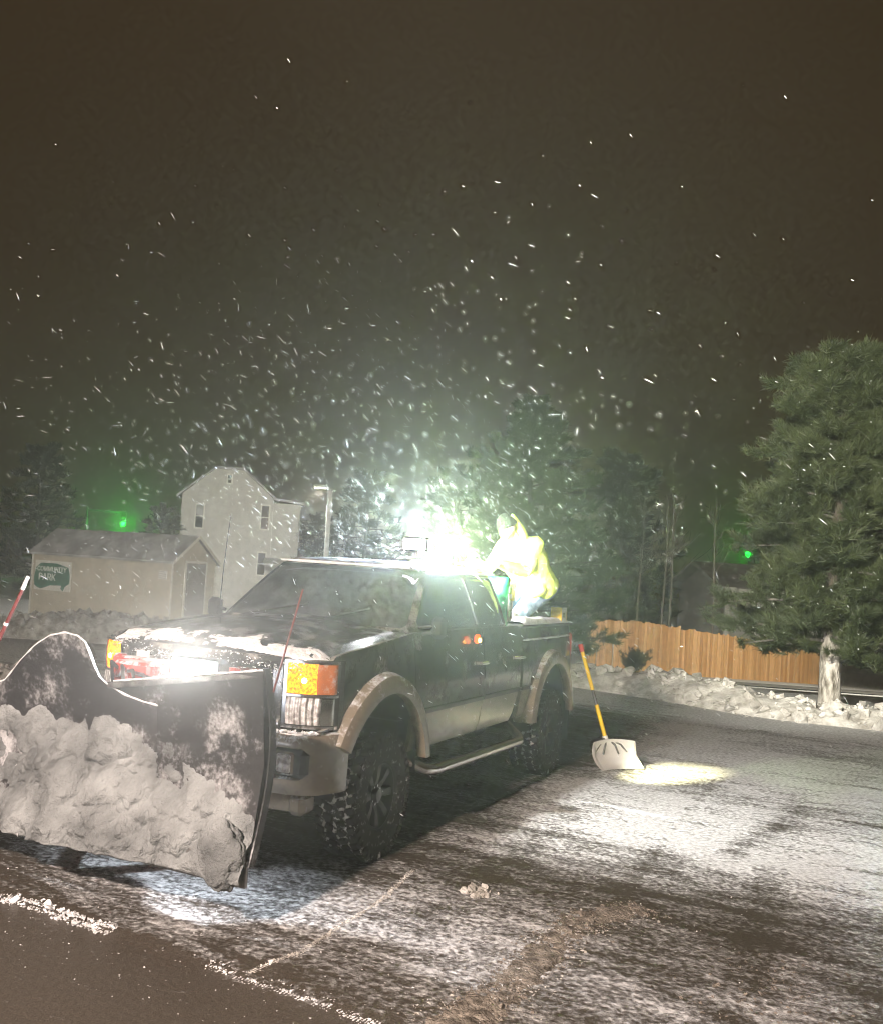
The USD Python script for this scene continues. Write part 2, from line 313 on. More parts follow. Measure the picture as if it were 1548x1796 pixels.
def snow_amount(x, y):
    u = x*U_[0]+y*U_[1]; w = x*V_[0]+y*V_[1]; v = edge_v(x, y)
    tx_ = (x-TX)*CY + (y-TY)*SY; ty_ = -(x-TX)*SY + (y-TY)*CY
    streak = f3(u*.10, w*1.7, 1.0, 21, 4); patch = f3(x, y, .55, 23, 4)
    s = .40 + .62*(streak-.5) + .55*(patch-.5)
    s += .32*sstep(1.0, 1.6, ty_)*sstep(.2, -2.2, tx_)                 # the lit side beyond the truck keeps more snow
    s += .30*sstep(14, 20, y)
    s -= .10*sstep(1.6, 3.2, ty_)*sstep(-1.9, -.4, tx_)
    s += .34*np.exp(-((x-2.55)/.45)**2-((y-5.35)/.5)**2) + .2*np.exp(-((x-3.3)/.5)**2-((y-5.9)/.4)**2)
    s += .26*np.exp(-((tx_-1.0)/.75)**2)*sstep(2.6, .9, np.abs(ty_-.7)) # churned snow below the plow
    s -= .12*np.exp(-((tx_-2.6)/.6)**2)*sstep(.4, -.6, ty_)
    for c_, w_ in ((1.75, .14), (3.45, .14), (2.62, .05)):                # tyre tracks beside the truck, with lug marks
        e_ = (ty_-c_-.10*np.sin(tx_*.35))/w_; lug = .5+.5*np.sin(tx_*38+12*np.abs(e_)); s -= (.05+.10*lug)*np.exp(-e_**4)*sstep(-6.5, -4.5, tx_)*sstep(2.2, .8, tx_)
    for c in (2.5, 4.3):                                              # wheel tracks
        s -= .24*np.exp(-((w-V_@np.array([1.2, 6.9])-c)/.17)**2)*sstep(1.5, 3.0, u-U_@np.array([0., 6.]))
    d2 = (x-3.44)*.6+(y-8.1)*(-.8); s -= .30*np.exp(-(((x-3.9)*.79-(y-8.7)*.61)/.13)**2)*sstep(1.0, .6, np.abs((x-3.9)*.61+(y-8.7)*.79))
    s = np.where(v+wob(x, y) < 0, .08+.35*(patch-.45), s)
    return s
ground_mat = mat('snowy_asphalt', {
    'tc': ('texture_coordinate', {}), 'at': ('attribute', {'attribute': 'snow'}),
    'mp': ('mapping', {'scale': (1.0, 1.0, 1.0), 'rotation': (0, 0, .555)}), 'mp2': ('mapping', {'scale': (.42, 1.15, 1.0)}),
    'n1': ('noise_texture', {'scale': 5.0, 'detail': 6.0, 'roughness': .62}), 'n2': ('noise_texture', {'scale': 24.0, 'detail': 6.0, 'roughness': .68}),
    'n3': ('noise_texture', {'scale': 120.0, 'detail': 2.0}),
    'a1': ('math', {'math_type': 'multiply_add', 'value2': 1.0}), 'a2': ('math', {'math_type': 'multiply_add', 'value2': 1.15}), 'o': ('math', {'math_type': 'subtract', 'value2': 1.075}),
    'mr': ('map_range', {'range_type': 'smoothstep', 'from_min': .26, 'from_max': .68}),
    'as': ('rgb_ramp', {'ramp': [(.35, (.040, .033, .026)), (.7, (.115, .098, .078))]}),
    'sn': ('rgb_ramp', {'ramp': [(.38, (.40, .40, .41)), (.62, (.80, .81, .82))]}),
    'mx': ('mix', {}), 'rg': ('map_range', {'to_min': .34, 'to_max': .8}),
    'h': ('math', {'math_type': 'multiply_add', 'value2': .6}), 'bp': ('bump', {'strength': .9, 'distance': .02}),
    'p': ('principled_bsdf', {})},
    [('tc.object', 'mp.vector'), ('mp.vector', 'mp2.vector'), ('mp2.vector', 'n1.vector'), ('tc.object', 'n2.vector'), ('tc.object', 'n3.vector'),
     ('n1.fac', 'a1.value1'), ('at.fac', 'a1.value3'), ('n2.fac', 'a2.value1'), ('a1.value', 'a2.value3'), ('a2.value', 'o.value1'), ('o.value', 'mr.value'),
     ('n3.fac', 'as.fac'), ('n2.fac', 'sn.fac'), ('mr.result', 'mx.fac'), ('as.color', 'mx.color1'), ('sn.color', 'mx.color2'), ('mx.color', 'p.base_color'),
     ('mr.result', 'rg.value'), ('rg.result', 'p.roughness'), ('n2.fac', 'h.value1'), ('mr.result', 'h.value3'), ('h.value', 'bp.height'), ('bp.normal', 'p.normal')], surface='p.BSDF')
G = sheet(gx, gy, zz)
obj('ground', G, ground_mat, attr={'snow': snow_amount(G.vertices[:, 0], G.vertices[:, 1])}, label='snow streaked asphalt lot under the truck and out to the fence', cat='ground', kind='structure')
# a scraped path between the snow bank and the fence
PATH_MAT = varied('scraped_path', (.075, .072, .068), (.16, .155, .15), 2.5, .8, .3, 40)
def strip(name, line, w0, w1, m, lift, n=60, **kw):
    line = np.asarray(line, float); s = np.concatenate([[0], np.cumsum(np.linalg.norm(np.diff(line, axis=0), axis=1))])
    q = np.linspace(0, s[-1], n); P = np.stack([np.interp(q, s, line[:, k]) for k in range(2)], 1); d = np.gradient(P, axis=0); d /= np.linalg.norm(d, axis=1, keepdims=True)
    nn = np.stack([-d[:, 1], d[:, 0]], 1); k = 10; R = []
    for a in np.linspace(0, 1, k):
        Q = P + nn*(w0 + (w1-w0)*a); R.append(np.stack([Q[:, 0], Q[:, 1], zz(Q[:, 0], Q[:, 1]) + lift], 1))
    return obj(name, loft(R, caps=False, closed=False), m, **kw)
strip('path', [(4.6, 31.5), (9.5, 31.0), (14.5, 31.5), (22, 34)], -2.2, 2.2, PATH_MAT, .03, kind='structure', label='scraped grey path between the snow bank and the orange fence', cat='path')

# ------------------------------------------------------------------ snow banks
LUMPS = [lump(k, 2, .34) for k in range(9)]
def shard(seed, n=16):
    p = np.random.default_rng(seed+500).normal(size=(n, 3)); p /= np.linalg.norm(p, axis=1, keepdims=True); p *= np.random.default_rng(seed).uniform(.6, 1.1, (n, 1)); return trimesh.convex.convex_hull(p)
SHARDS = [shard(k, 13+k % 7) for k in range(14)]
SMALL = []
for k in range(20):
    q_ = shard(k+40, 9); q_.apply_scale([1, .6+.02*k, .55]); SMALL.append(q_)
def bank(name, label, line, width, height, n_chunks, cr_, seed, chunk_mat, body_mat, side=1.0):
    line = np.asarray(line, float); s = np.concatenate([[0], np.cumsum(np.linalg.norm(np.diff(line, axis=0), axis=1))])
    n = int(s[-1]/.09)+2; q = np.linspace(0, s[-1], n); P = np.stack([np.interp(q, s, line[:, k]) for k in range(2)], 1)
    d = np.gradient(P, axis=0); d /= np.linalg.norm(d, axis=1, keepdims=True); nn = np.stack([-d[:, 1], d[:, 0]], 1)*side; K = 20; R = []
    r_ = np.random.default_rng(seed)
    for a in np.linspace(-.5, .5, K):
        Q = P + nn*(a*width*(.8+.5*f3(q, q*0, .5, seed)))[:, None] if False else P + nn*((a*width)*(.7+.7*f3(q, q*0, .45, seed, 2)))[:, None]
        hh = height*(.45+1.1*f3(q, q*0+4, .5, seed+1, 3))*np.maximum(1-(2*a)**2, 0)**.8*np.clip(np.minimum(q, s[-1]-q)/.6, 0, 1)
        lum = 1.0*height*(f3(Q[:, 0], Q[:, 1], 4.2, seed+2, 4)-.47)*np.maximum(1-(2*a)**2, 0)**.5
        R.append(np.stack([Q[:, 0], Q[:, 1], ground_z(Q[:, 0], Q[:, 1]) - .04 + np.maximum(hh + lum, 0)], 1))
    hq = f3(q, q*0+4, .5, seed+1, 3); gzq = ground_z(P[:, 0], P[:, 1]); base = np.array([*P[n//2], 0.0]); t = thing(name, label, 'snow bank', base)
    body = loft([q_ - base for q_ in R], caps=False, closed=False); obj('snow_ridge', body, body_mat, t, smooth=True)
    for k in range(n_chunks):
        i = r_.integers(2, n-2); a = r_.uniform(-.52, .42); p = P[i] + nn[i]*a*width
        h = height*(.45+1.1*float(f3(np.array([q[i]]), np.array([4.]), .5, seed+1, 3)[0]))*max(1-(2*a)**2, 0)**.8
        rr = cr_*r_.choice([.5, .7, .9, 1.2, 1.6], p=[.28, .3, .22, .14, .06])
        m_ = SHARDS[r_.integers(len(SHARDS))].copy(); m_.apply_scale(rr*r_.uniform(.6, 1.3, 3)); m_.apply_transform(trimesh.transformations.random_rotation_matrix(r_.random(3)))
        m_.apply_translation(np.array([p[0], p[1], float(ground_z(np.array([p[0]]), np.array([p[1]]))[0]) + h + .12*rr]) - base)
        obj('snow_chunk', m_, chunk_mat, t, smooth=22)
    rub = []
    for k in range(n_chunks*5):
        i = r_.integers(1, n-1); a = r_.uniform(-.62, .5); p = P[i] + nn[i]*a*width; rr = cr_*r_.uniform(.10, .42); h = height*(.45+1.1*float(hq[i]))*max(1-(2*a)**2, 0)**.8
        rub.append(moved(SMALL[r_.integers(20)], np.array([p[0], p[1], gzq[i] + h + .1*rr]) - base, r_.uniform(0, 6), rr))
    obj('snow_rubble', rub, body_mat, t, smooth=22, kind='stuff')
    return t
bank('snow_bank', 'long low bank of broken snow lumps along the right edge of the lot', [(4.9, 22.6), (6.0, 20.6), (7.1, 19.2), (7.7, 18.1), (8.4, 17.4), (9.6, 16.9), (11.5, 16.4), (14, 16.0)], 1.5, .36, 280, .10, 11, SNOW_DIRTY, SNOW_DIRTY)
bank('snow_bank', 'grey snow bank piled along the foot of the tan shed', [(-9.5, 28.5), (-7.0, 28.4), (-5.2, 28.6), (-3.2, 29.5), (-1.5, 31)], 1.8, .75, 150, .13, 12, SNOW_DIRTY, SNOW_DIRTY)
bank('snow_bank', 'bright ridge of snow at the left frame edge behind the plow', [(-6.4, 11.2), (-5.2, 12.6), (-4.35, 13.9), (-3.9, 14.9)], 1.0, .34, 90, .07, 13, SNOW_DIRTY, SNOW_DIRTY)
def low_ridge(label, line, width, height, seed, m, name='snow_ridge', n_ch=30, cr_=.02, ridge=True, kind=None):
    line = np.asarray(line, float); s = np.concatenate([[0], np.cumsum(np.linalg.norm(np.diff(line, axis=0), axis=1))])
    n = int(s[-1]/.018)+2; q = np.linspace(0, s[-1], n); P = np.stack([np.interp(q, s, line[:, k]) for k in range(2)], 1)
    P = P + .05*np.stack([f3(q, q*0, 2.2, seed)-.5, f3(q, q*0, 2.2, seed+1)-.5], 1)
    d = np.gradient(P, axis=0); d /= np.linalg.norm(d, axis=1, keepdims=True); nn = np.stack([-d[:, 1], d[:, 0]], 1); K = 14; R = []
    for a in np.linspace(-.5, .5, K):
        Q = P + nn*(1.5*a*width*(.35+1.4*f3(q, q*0, 2.4, seed+2)))[:, None]
        e = np.maximum(1-(2*a)**2, 0)**.7
        h = .55*height*(e*(.1+1.7*f3(q, q*0+2, 3.0, seed+3)) + 2.4*(f3(Q[:, 0], Q[:, 1], 16, seed+4, 4)-.5) - .36)
        h = np.maximum(h - .5*height*np.clip(1-np.minimum(q, s[-1]-q)/.12, 0, 1), -.012)
        R.append(np.stack([Q[:, 0], Q[:, 1], zz(Q[:, 0], Q[:, 1]) + h], 1))
    parts = [loft(R, caps=False, closed=False)] if ridge else []; r_ = np.random.default_rng(seed); qs = []
    for k in range(n_ch*(7 if ridge else 1)):
        i = r_.integers(n); p = P[i] + nn[i]*r_.normal(0, .42)*width; rr = cr_*.75*math.exp(r_.normal(-.35, .5))
        qs.append((p[0], p[1], rr))
    qs = np.array(qs); qz = zz(qs[:, 0], qs[:, 1])
    parts += [moved(SMALL[r_.integers(20)], (a, b, z_+c*.3), r_.uniform(0, 6), c) for (a, b, c), z_ in zip(qs, qz)]
    return obj(name, parts, m, smooth=40, label=label, cat='snow', kind='stuff')
low_ridge('thin white snow line along the pavement edge at the far left front', [(-2.6, 6.25), (-1.75, 6.08), (-1.5, 6.03), (-.92, 5.64)], .07, .036, 31, SNOW, n_ch=1300, cr_=.017, ridge=False)
low_ridge('fine white snow line on the pavement edge at the bottom centre', [(-.36, 5.28), (-.18, 5.14), (.12, 4.98), (.42, 4.76), (.62, 4.62)], .045, .014, 32, SNOW, n_ch=900, cr_=.0095, ridge=False)
low_ridge('thin pinkish snow line running from pavement edge to the front wheel', [(-.18, 5.16), (.10, 5.50), (.30, 5.86), (.62, 6.5), (.86, 7.1)], .022, .010, 33, SNOW_DIRTY, n_ch=1300, cr_=.0085, ridge=False)
low_ridge('lumpy brown snow ridge left by a wheel in the right foreground', [(.72, 4.66), (.98, 4.95), (1.22, 5.35), (1.5, 5.85), (1.86, 6.35), (2.3, 6.62)], .17, .030, 34, SLUSH, n_ch=300, cr_=.015)
low_ridge('pale crumbs of snow strewn along the brown ridge', [(.70, 4.66), (.98, 4.95), (1.22, 5.35), (1.5, 5.85), (1.86, 6.35), (2.32, 6.62)], .30, .03, 36, SNOW_DIRTY, name='snow_crumb_trail', n_ch=1500, cr_=.0085, ridge=False)
low_ridge('scattered clods of dirty snow at the right frame edge', [(2.3, 4.9), (2.55, 5.35), (2.75, 5.9)], .45, .025, 35, SLUSH, n_ch=240, cr_=.016, ridge=False, kind='stuff')
r_ = np.random.default_rng(5)
obj('snow_clod', [moved(SHARDS[k % 14], (1.27+.06*r_.normal(), 6.68+.06*r_.normal(), .012), k, .008+.04*r_.random()**2) for k in range(26)], SNOW_DIRTY, kind='stuff', smooth=22, label='small pinkish snow clod lying ahead of the front wheel', cat='snow')
def with_z(q): q = np.array(q); return np.column_stack([q, zz(q[:, 0], q[:, 1])])
obj('snow_crumbs', [moved(SMALL[r_.integers(20)], (x, y, z_+.004), k, s) for k, (x, y, s, z_) in enumerate(with_z(
    [(*(T(r_.uniform(.4, 2.9), r_.uniform(-1.6, 2.6))[:2]), r_.uniform(.003, .008)) for _ in range(900)] + [(r_.uniform(1.2, 7), r_.uniform(5, 14), r_.uniform(.003, .009)) for _ in range(700)]))],
    SNOW, kind='stuff', label='loose crumbs of snow scattered over the asphalt', cat='snow')

# ------------------------------------------------------------------ fence
WOOD = [varied(f'fence_wood_{k}', c, tuple(1.3*q for q in c), 3, .75, .3, 30, stretch=(8, 8, .6)) for k, c in enumerate([(.38, .21, .085), (.45, .26, .115), (.32, .165, .06)])]
def fence():
    pts = [np.array([10.2, 36.7]), np.array([12.3, 37.5]), np.array([16.7, 40.0]), np.array([22.4, 43.2])]; tops = [.70, .74, .31, -.36]
    base = np.array([*pts[0], float(ground_z(pts[0][0], pts[0][1]))])
    t = thing('wooden_fence', 'orange lit fence of vertical wooden pickets behind the snow bank', 'fence', base)
    s = np.concatenate([[0], np.cumsum([np.linalg.norm(b-a) for a, b in zip(pts, pts[1:])])]); r_ = np.random.default_rng(3); x = 0.0; i = 0
    while x < s[-1]:
        w = .138; p = np.array([np.interp(x, s, [q[k] for q in pts]) for k in range(2)]); k = min(int(np.searchsorted(s, x, 'right'))-1, 2); d = pts[k+1]-pts[k]; a = math.atan2(d[1], d[0])
        g = float(ground_z(p[0], p[1])); top = float(np.interp(x, s, tops)) + r_.normal(0, .026)
        c = .028; P = Polygon([(-w/2+.004, g-.1), (w/2-.004, g-.1), (w/2-.004, top-c), (w/2-c, top), (-w/2+c, top), (-w/2+.004, top-c)])
        m_ = trimesh.creation.extrude_polygon(P, .018, engine='earcut'); v = m_.vertices
        m_.vertices = np.stack([v[:, 0], v[:, 2] + r_.normal(0, .003), v[:, 1]], 1); m_.apply_transform(trimesh.transformations.rotation_matrix(a + r_.normal(0, .01), [0, 0, 1]))
        m_.apply_translation(np.array([p[0], p[1], 0]) - base); obj('picket', m_, WOOD[r_.integers(3)], t, smooth=False)
        if i % 17 == 0: obj('fence_post', moved(bx((0, .09, (g+top)/2-.08), (.09, .09, top-g), .006), (p[0]-base[0], p[1]-base[1], -base[2]), a), WOOD[0], t, smooth=False)
        x += w; i += 1
    for a, b, ta, tb in zip(pts, pts[1:], tops, tops[1:]):
        for f in (.2, .85):
            ga, gb = float(ground_z(*a)), float(ground_z(*b)); q0 = np.array([a[0]-.02, a[1]+.045, ga+f*(ta-ga)])-base; q1 = np.array([b[0]-.02, b[1]+.045, gb+f*(tb-gb)])-base
            obj('rail', cyl(q0, q1, .03, n=4), WOOD[0], t, smooth=False)
fence()

# ------------------------------------------------------------------ shed
SIDING = varied('shed_siding', (.40, .355, .27), (.46, .41, .32), 1.5, .7, .15, 30)
SHINGLE = varied('snowy_shingle', (.22, .215, .205), (.44, .435, .43), 1.4, .85, .5, 20)
TRIM = plain('pale_trim', (.60, .58, .52), .6)
DOORM = varied('door_paint', (.20, .19, .18), (.25, .24, .23), 3, .5)
DARKGLASS = plain('dark_window', (.015, .017, .02), .12, coat=.3)
def shed():
    A = np.array([-11.73, 44.0]); B = np.array([-5.22, 40.0]); C = np.array([-2.50, 41.7]); g = -1.0
    d1 = (A-B)/np.linalg.norm(A-B); L = np.linalg.norm(A-B); d2 = np.array([-d1[1], d1[0]]); 
    if d2 @ (C-B) < 0: d2 = -d2
    W = float((C-B) @ d2); yaw = math.atan2(d2[1], d2[0])                 # local: x along the gable, y back along the side
    t = thing('shed', 'small tan shed with a gable door and a green park sign', 'shed', (B[0], B[1], g), yaw)
    sgn = 1.0 if (d1 @ np.array([-math.sin(yaw), math.cos(yaw)])) > 0 else -1.0
    e, ap = 1.78-g, 2.76-g; Wd = W
    prof = [(0, 0), (Wd, 0), (Wd, e), (Wd/2, ap), (0, e)]
    m_ = trimesh.creation.extrude_polygon(Polygon(prof), L, engine='earcut'); v = m_.vertices
    m_.vertices = np.stack([v[:, 0], sgn*v[:, 2], v[:, 1]], 1); obj('wall', m_, SIDING, t, smooth=False)
    for k, (p, q) in enumerate((((-.12, e-.09), (Wd/2, ap+.02)), ((Wd/2, ap+.02), (Wd+.12, e-.09)))):
        P = Polygon([p, q, (q[0], q[1]+.09), (p[0], p[1]+.09)])
        r = trimesh.creation.extrude_polygon(P, L+.3, engine='earcut'); v = r.vertices; r.vertices = np.stack([v[:, 0], sgn*(v[:, 2]-.15), v[:, 1]], 1)
        obj('roof', r, SHINGLE, t, smooth=False)
        n0 = np.array([p[0], p[1]-.03]); n1 = np.array([q[0], q[1]-.03])
        P = Polygon([n0, n1, n1+[0, .13], n0+[0, .13]]); r = trimesh.creation.extrude_polygon(P, .03, engine='earcut'); v = r.vertices; r.vertices = np.stack([v[:, 0], -sgn*(v[:, 2]+.153), v[:, 1]], 1)
        obj('gable_trim', r, TRIM, t, smooth=False)
    for x in (.04, Wd-.04): obj('corner_board', bx((x, -sgn*.012, e/2-.04), (.09, .025, e-.1)), TRIM, t, smooth=False)
    obj('corner_board', bx((-.012, sgn*(L-.05), e/2-.04), (.025, .1, e-.1)), TRIM, t, smooth=False)
    dw = 1.24; x0 = Wd/2-dw/2+.08
    dd = obj('door', bx((x0+dw/2, -sgn*.02, 1.37), (dw, .04, 2.74), .006), DOORM, t, smooth=False)
    for i in range(4):
        obj('door_panel', bx((x0+dw/2, -sgn*.045, .42+.62*i), (dw-.22, .014, .5), .004), DOORM, dd, smooth=False)
    for x in (x0-.05, x0+dw+.05): obj('door_frame', bx((x, -sgn*.02, 1.4), (.09, .05, 2.84)), TRIM, t, smooth=False)
    obj('door_frame', bx((x0+dw/2, -sgn*.02, 2.80), (dw+.01, .05, .09)), TRIM, t, smooth=False)
    vt = obj('vent', bx((-.01, sgn*.42, e-.55), (.02, .42, .34)), TRIM, t, smooth=False)
    for i in range(4): obj('vent_slat', bx((-.03, sgn*.42, e-.67+.08*i), (.03, .38, .02)), DOORM, vt, smooth=False)
    # the sign board with its green outline and lettering
    s0, s1 = L-.25, L-2.35
    sb = obj('sign_board', bx((-.02, sgn*(s0+s1)/2, e-.95), (.03, s0-s1, 1.25)), TRIM, t, smooth=False)
    P = Polygon([(.06, -.42), (.02, -.1), (.10, .30), (.35, .48), (1.2, .50), (1.62, .42), (1.92, .36), (2.02, .02), (2.0, -.28), (1.78, -.40), (1.70, -.58), (1.60, -.50), (1.66, -.36), (.95, -.38), (.72, -.46), (.40, -.55), (.2, -.5)]).buffer(.03)
    GR = varied('sign_green', (.015, .10, .055), (.04, .17, .10), 3, .5); LT = plain('sign_letters', (.62, .62, .56), .5)
    def on_wall(m_, u0, z0, off):
        v = tm(m_).vertices.copy(); q = tm(m_); q.vertices = np.stack([-off-v[:, 2], sgn*(s0-u0-v[:, 0]), e-.95+z0+v[:, 1]], 1); return q
    obj('sign_panel', on_wall(trimesh.creation.extrude_polygon(P, .015, engine='earcut'), 0, 0, .036), GR, sb, smooth=False)
    obj('lettering', on_wall(meshkit.text_mesh('COMMUNITY', .19, .012, True), .14, .18, .052), LT, sb, smooth=False)
    obj('lettering', on_wall(meshkit.text_mesh('PARK', .28, .012, True), .24, -.20, .052), LT, sb, smooth=False)
shed()

# ------------------------------------------------------------------ houses
HSIDE = varied('house_siding', (.40, .385, .35), (.46, .445, .41), 1.0, .75, .1, 20)
def house_left():
    g = -1.5; Y = 75.0; x0, x1 = -9.4, -2.7; t = thing('gable_house', 'tall pale house with a clipped gable behind the shed', 'house', ((x0+x1)/2, Y, g))
    w = (x1-x0)/2; e = 6.6-g; ap = 8.55-g
    P = [(-w, 0), (w, 0), (w, e), (1.05, ap), (-1.0, ap), (-w, e)]
    m_ = trimesh.creation.extrude_polygon(Polygon(P), 9, engine='earcut'); v = m_.vertices; m_.vertices = np.stack([v[:, 0], v[:, 2], v[:, 1]], 1); obj('wall', m_, HSIDE, t, smooth=False)
    for p, q in (((-w-.35, e-.25), (-1.0, ap)), ((-1.0, ap), (1.05, ap)), ((1.05, ap), (w+.35, e-.25))):
        P = Polygon([p, q, (q[0], q[1]+.16), (p[0], p[1]+.16)]); r = trimesh.creation.extrude_polygon(P, 9.6, engine='earcut'); v = r.vertices; r.vertices = np.stack([v[:, 0], v[:, 2]-.35, v[:, 1]], 1)
        obj('roof', r, SHINGLE, t, smooth=False)
    obj('wing_wall', bx((w+1.0, 1.4, (e-.3)/2), (2.0, 2.6, e-.3)), HSIDE, t, smooth=False)
    obj('wing_roof', bx((w+1.05, 1.3, e-.12), (2.4, 3.2, .16), rot=(.0, .10, 0)), SHINGLE, t, smooth=False)
    def win(x, z, ww, hh):
        f = obj('window', [bx((x-ww/2, -.03, z), (.09, .07, hh)), bx((x+ww/2, -.03, z), (.09, .07, hh)), bx((x, -.03, z+hh/2+.045), (ww+.09, .07, .09)), bx((x, -.03, z-hh/2-.045), (ww+.09, .07, .09)), bx((x, -.03, z), (ww-.09, .06, .06))], TRIM, t, smooth=False)
        for s in (-1, 1): obj('pane', bx((x, -.008, z+s*(hh/4+.01)), (ww-.1, .015, hh/2-.06)), DARKGLASS, f, smooth=False)
    win(-8.05+6.05, 5.0-g, .62, 1.7); win(-3.26+6.05, 5.2-g, .62, 1.7); win(-8.05+6.05, 1.8-g, .62, 1.6); win(-3.3+6.05, 1.8-g, .62, 1.6); win(.02, 7.85-g, .36, .6)
    obj('porch_roof', bx((w+1.4, -1.2, 3.5), (3.6, 2.6, .16), rot=(.16, 0, 0)), SHINGLE, t, smooth=False)
    obj('porch_post', bx((w+3.0, -2.3, 1.7), (.14, .14, 3.4)), TRIM, t, smooth=False)
house_left()
def house_right():
    g = -2.0; t = thing('white_trim_house', 'grey house with white eave and corner trim half hidden by the pine', 'house', (22.5, 55.0, g))
    W, D, e = 9.0, 7.0, 2.15-g
    obj('wall', bx((W/2, D/2, e/2), (W, D, e)), HSIDE, t, smooth=False)
    obj('corner_board', bx((.06, -.03, e/2-.2), (.26, .06, e-.4)), WHITE_PAINT, t, smooth=False)
    r0 = Polygon([(-.55, e-.12), (D/2, e+1.3), (D+.55, e-.12), (D+.55, e+.08), (D/2, e+1.5), (-.55, e+.08)])
    r = trimesh.creation.extrude_polygon(r0, W+.9, engine='earcut'); v = r.vertices; r.vertices = np.stack([v[:, 2]-.55, v[:, 0], v[:, 1]], 1); obj('roof', r, SHINGLE, t, smooth=False)
    gp = Polygon([(0, e), (D/2, e+1.27), (D, e)]); r = trimesh.creation.extrude_polygon(gp, .2, engine='earcut'); v = r.vertices; r.vertices = np.stack([v[:, 2]+.004, v[:, 0], v[:, 1]], 1); obj('gable_wall', r, HSIDE, t, smooth=False)
    obj('eave_return', [bx((-.25, -.62, e-.02), (1.0, .05, .30)), bx((-.57, -.22, e+.02), (.05, .85, .36))], WHITE_PAINT, t, smooth=False)
    obj('fascia', bx((W/2+.3, -.60, e-.02), (W-.2, .05, .2)), WHITE_PAINT, t, smooth=False)
    for x in (2.1, 5.6):
        f = obj('window', [bx((x-.5, -.03, 2.6), (.1, .07, 1.5)), bx((x+.5, -.03, 2.6), (.1, .07, 1.5)), bx((x, -.03, 3.4), (1.1, .07, .1)), bx((x, -.03, 1.8), (1.1, .07, .1))], WHITE_PAINT, t, smooth=False)
        obj('pane', bx((x, -.008, 2.6), (.9, .015, 1.5)), DARKGLASS, f, smooth=False)
house_right()

# ------------------------------------------------------------------ lamp post, signals
def street_lamp():
    g = float(ground_z(.92, 50)); t = thing('street_lamp', 'pale square lamp post with lit head above the truck roof', 'street lamp', (.92, 50, g)); h = 5.72-g
    obj('pole', bx((0, 0, h/2), (.22, .22, h), .02), WHITE_PAINT, t, smooth=False)
    obj('base', bx((0, 0, .2), (.5, .5, .4), .03), STEEL, t, smooth=False)
    obj('arm', bx((-.2, 0, h+.05), (.3, .09, .09), .01), WHITE_PAINT, t, smooth=False)
    hd = obj('lamp_head', bx((-.50, 0, h+.13), (.62, .40, .12), .03), WHITE_PAINT, t, smooth=False)
    obj('lamp_lens', bx((-.50, 0, h+.05), (.54, .34, .05), .02), glow('lit_street_lens', (1, .98, .82), 14), hd, smooth=False)
street_lamp()
for L_, rz_, lab_ in ((RIGHT_L, 2.0, 'lamp post standing to the right of the frame, out of view'), (LEFT_L, 1.0, 'lamp post standing to the left of the frame, out of view')):
    o_ = thing('street_lamp', lab_, 'street lamp', (L_[0]-.5*math.cos(rz_), L_[1]-.5*math.sin(rz_), float(ground_z(L_[0], L_[1]))), rz_); h_ = L_[2]-float(ground_z(L_[0], L_[1]))
    obj('pole', bx((0, 0, h_/2), (.16, .16, h_+.1), .02), WHITE_PAINT, o_, smooth=False); obj('lamp_head', bx((.4, 0, h_+.22), (.8, .4, .1), .03), WHITE_PAINT, o_, smooth=False)
obj2 = thing('street_lamp', 'tall lamp post standing behind the viewpoint, out of view', 'street lamp', (NEAR[0]-.6, NEAR[1]-.4, 0))
obj('pole', bx((0, 0, 3.05), (.16, .16, 6.1), .02), WHITE_PAINT, obj2, smooth=False); obj('lamp_head', bx((.5, .3, 6.14), (.7, .5, .1), .03), WHITE_PAINT, obj2, smooth=False)
GREENLED = glow('lit_green_signal', (.01, 1, .05), 12); HOUSING = plain('signal_housing', (.02, .02, .018), .5)
def signal(label, x, y, z, side, s=1.0):
    g = float(ground_z(x, y)); t = thing('traffic_signal', label, 'traffic light', (x, y, g)); h = z-g
    hd = obj('signal_head', bx((0, .12, h+.52), (.56, .2, 1.62), .03), HOUSING, t, smooth=False)
    for k, zz_ in enumerate((h+1.04, h+.52, h)):
        obj('lens', cyl((0, -.01, zz_), (0, .02, zz_), .24*s, n=20), GREENLED if k == 2 else plain(f'unlit_lens_{"ab"[k]}_{int(abs(x))}', ((.08, .01, .01), (.09, .05, .01))[k], .3), hd)
        obj('visor', tube([(0, -.19, zz_+.03), (0, -.02, zz_+.0)], [.255, .26], 14, caps=False), HOUSING, hd)
    obj('mast_arm', tube([(0, .25, h+1.2), (side*4.0, .25, h+1.3)], [.06, .10], 10), STEEL, t); obj('pole', cyl((side*4.0, .25, 0), (side*4.0, .25, h+1.6), .14, .11, 12), STEEL, t)
signal('green traffic signal glowing above the shed roof', -19.91, 110, 4.98, -1)
signal('green traffic signal glowing through the branches of the right pine', 34.22, 80, 4.99, 1)

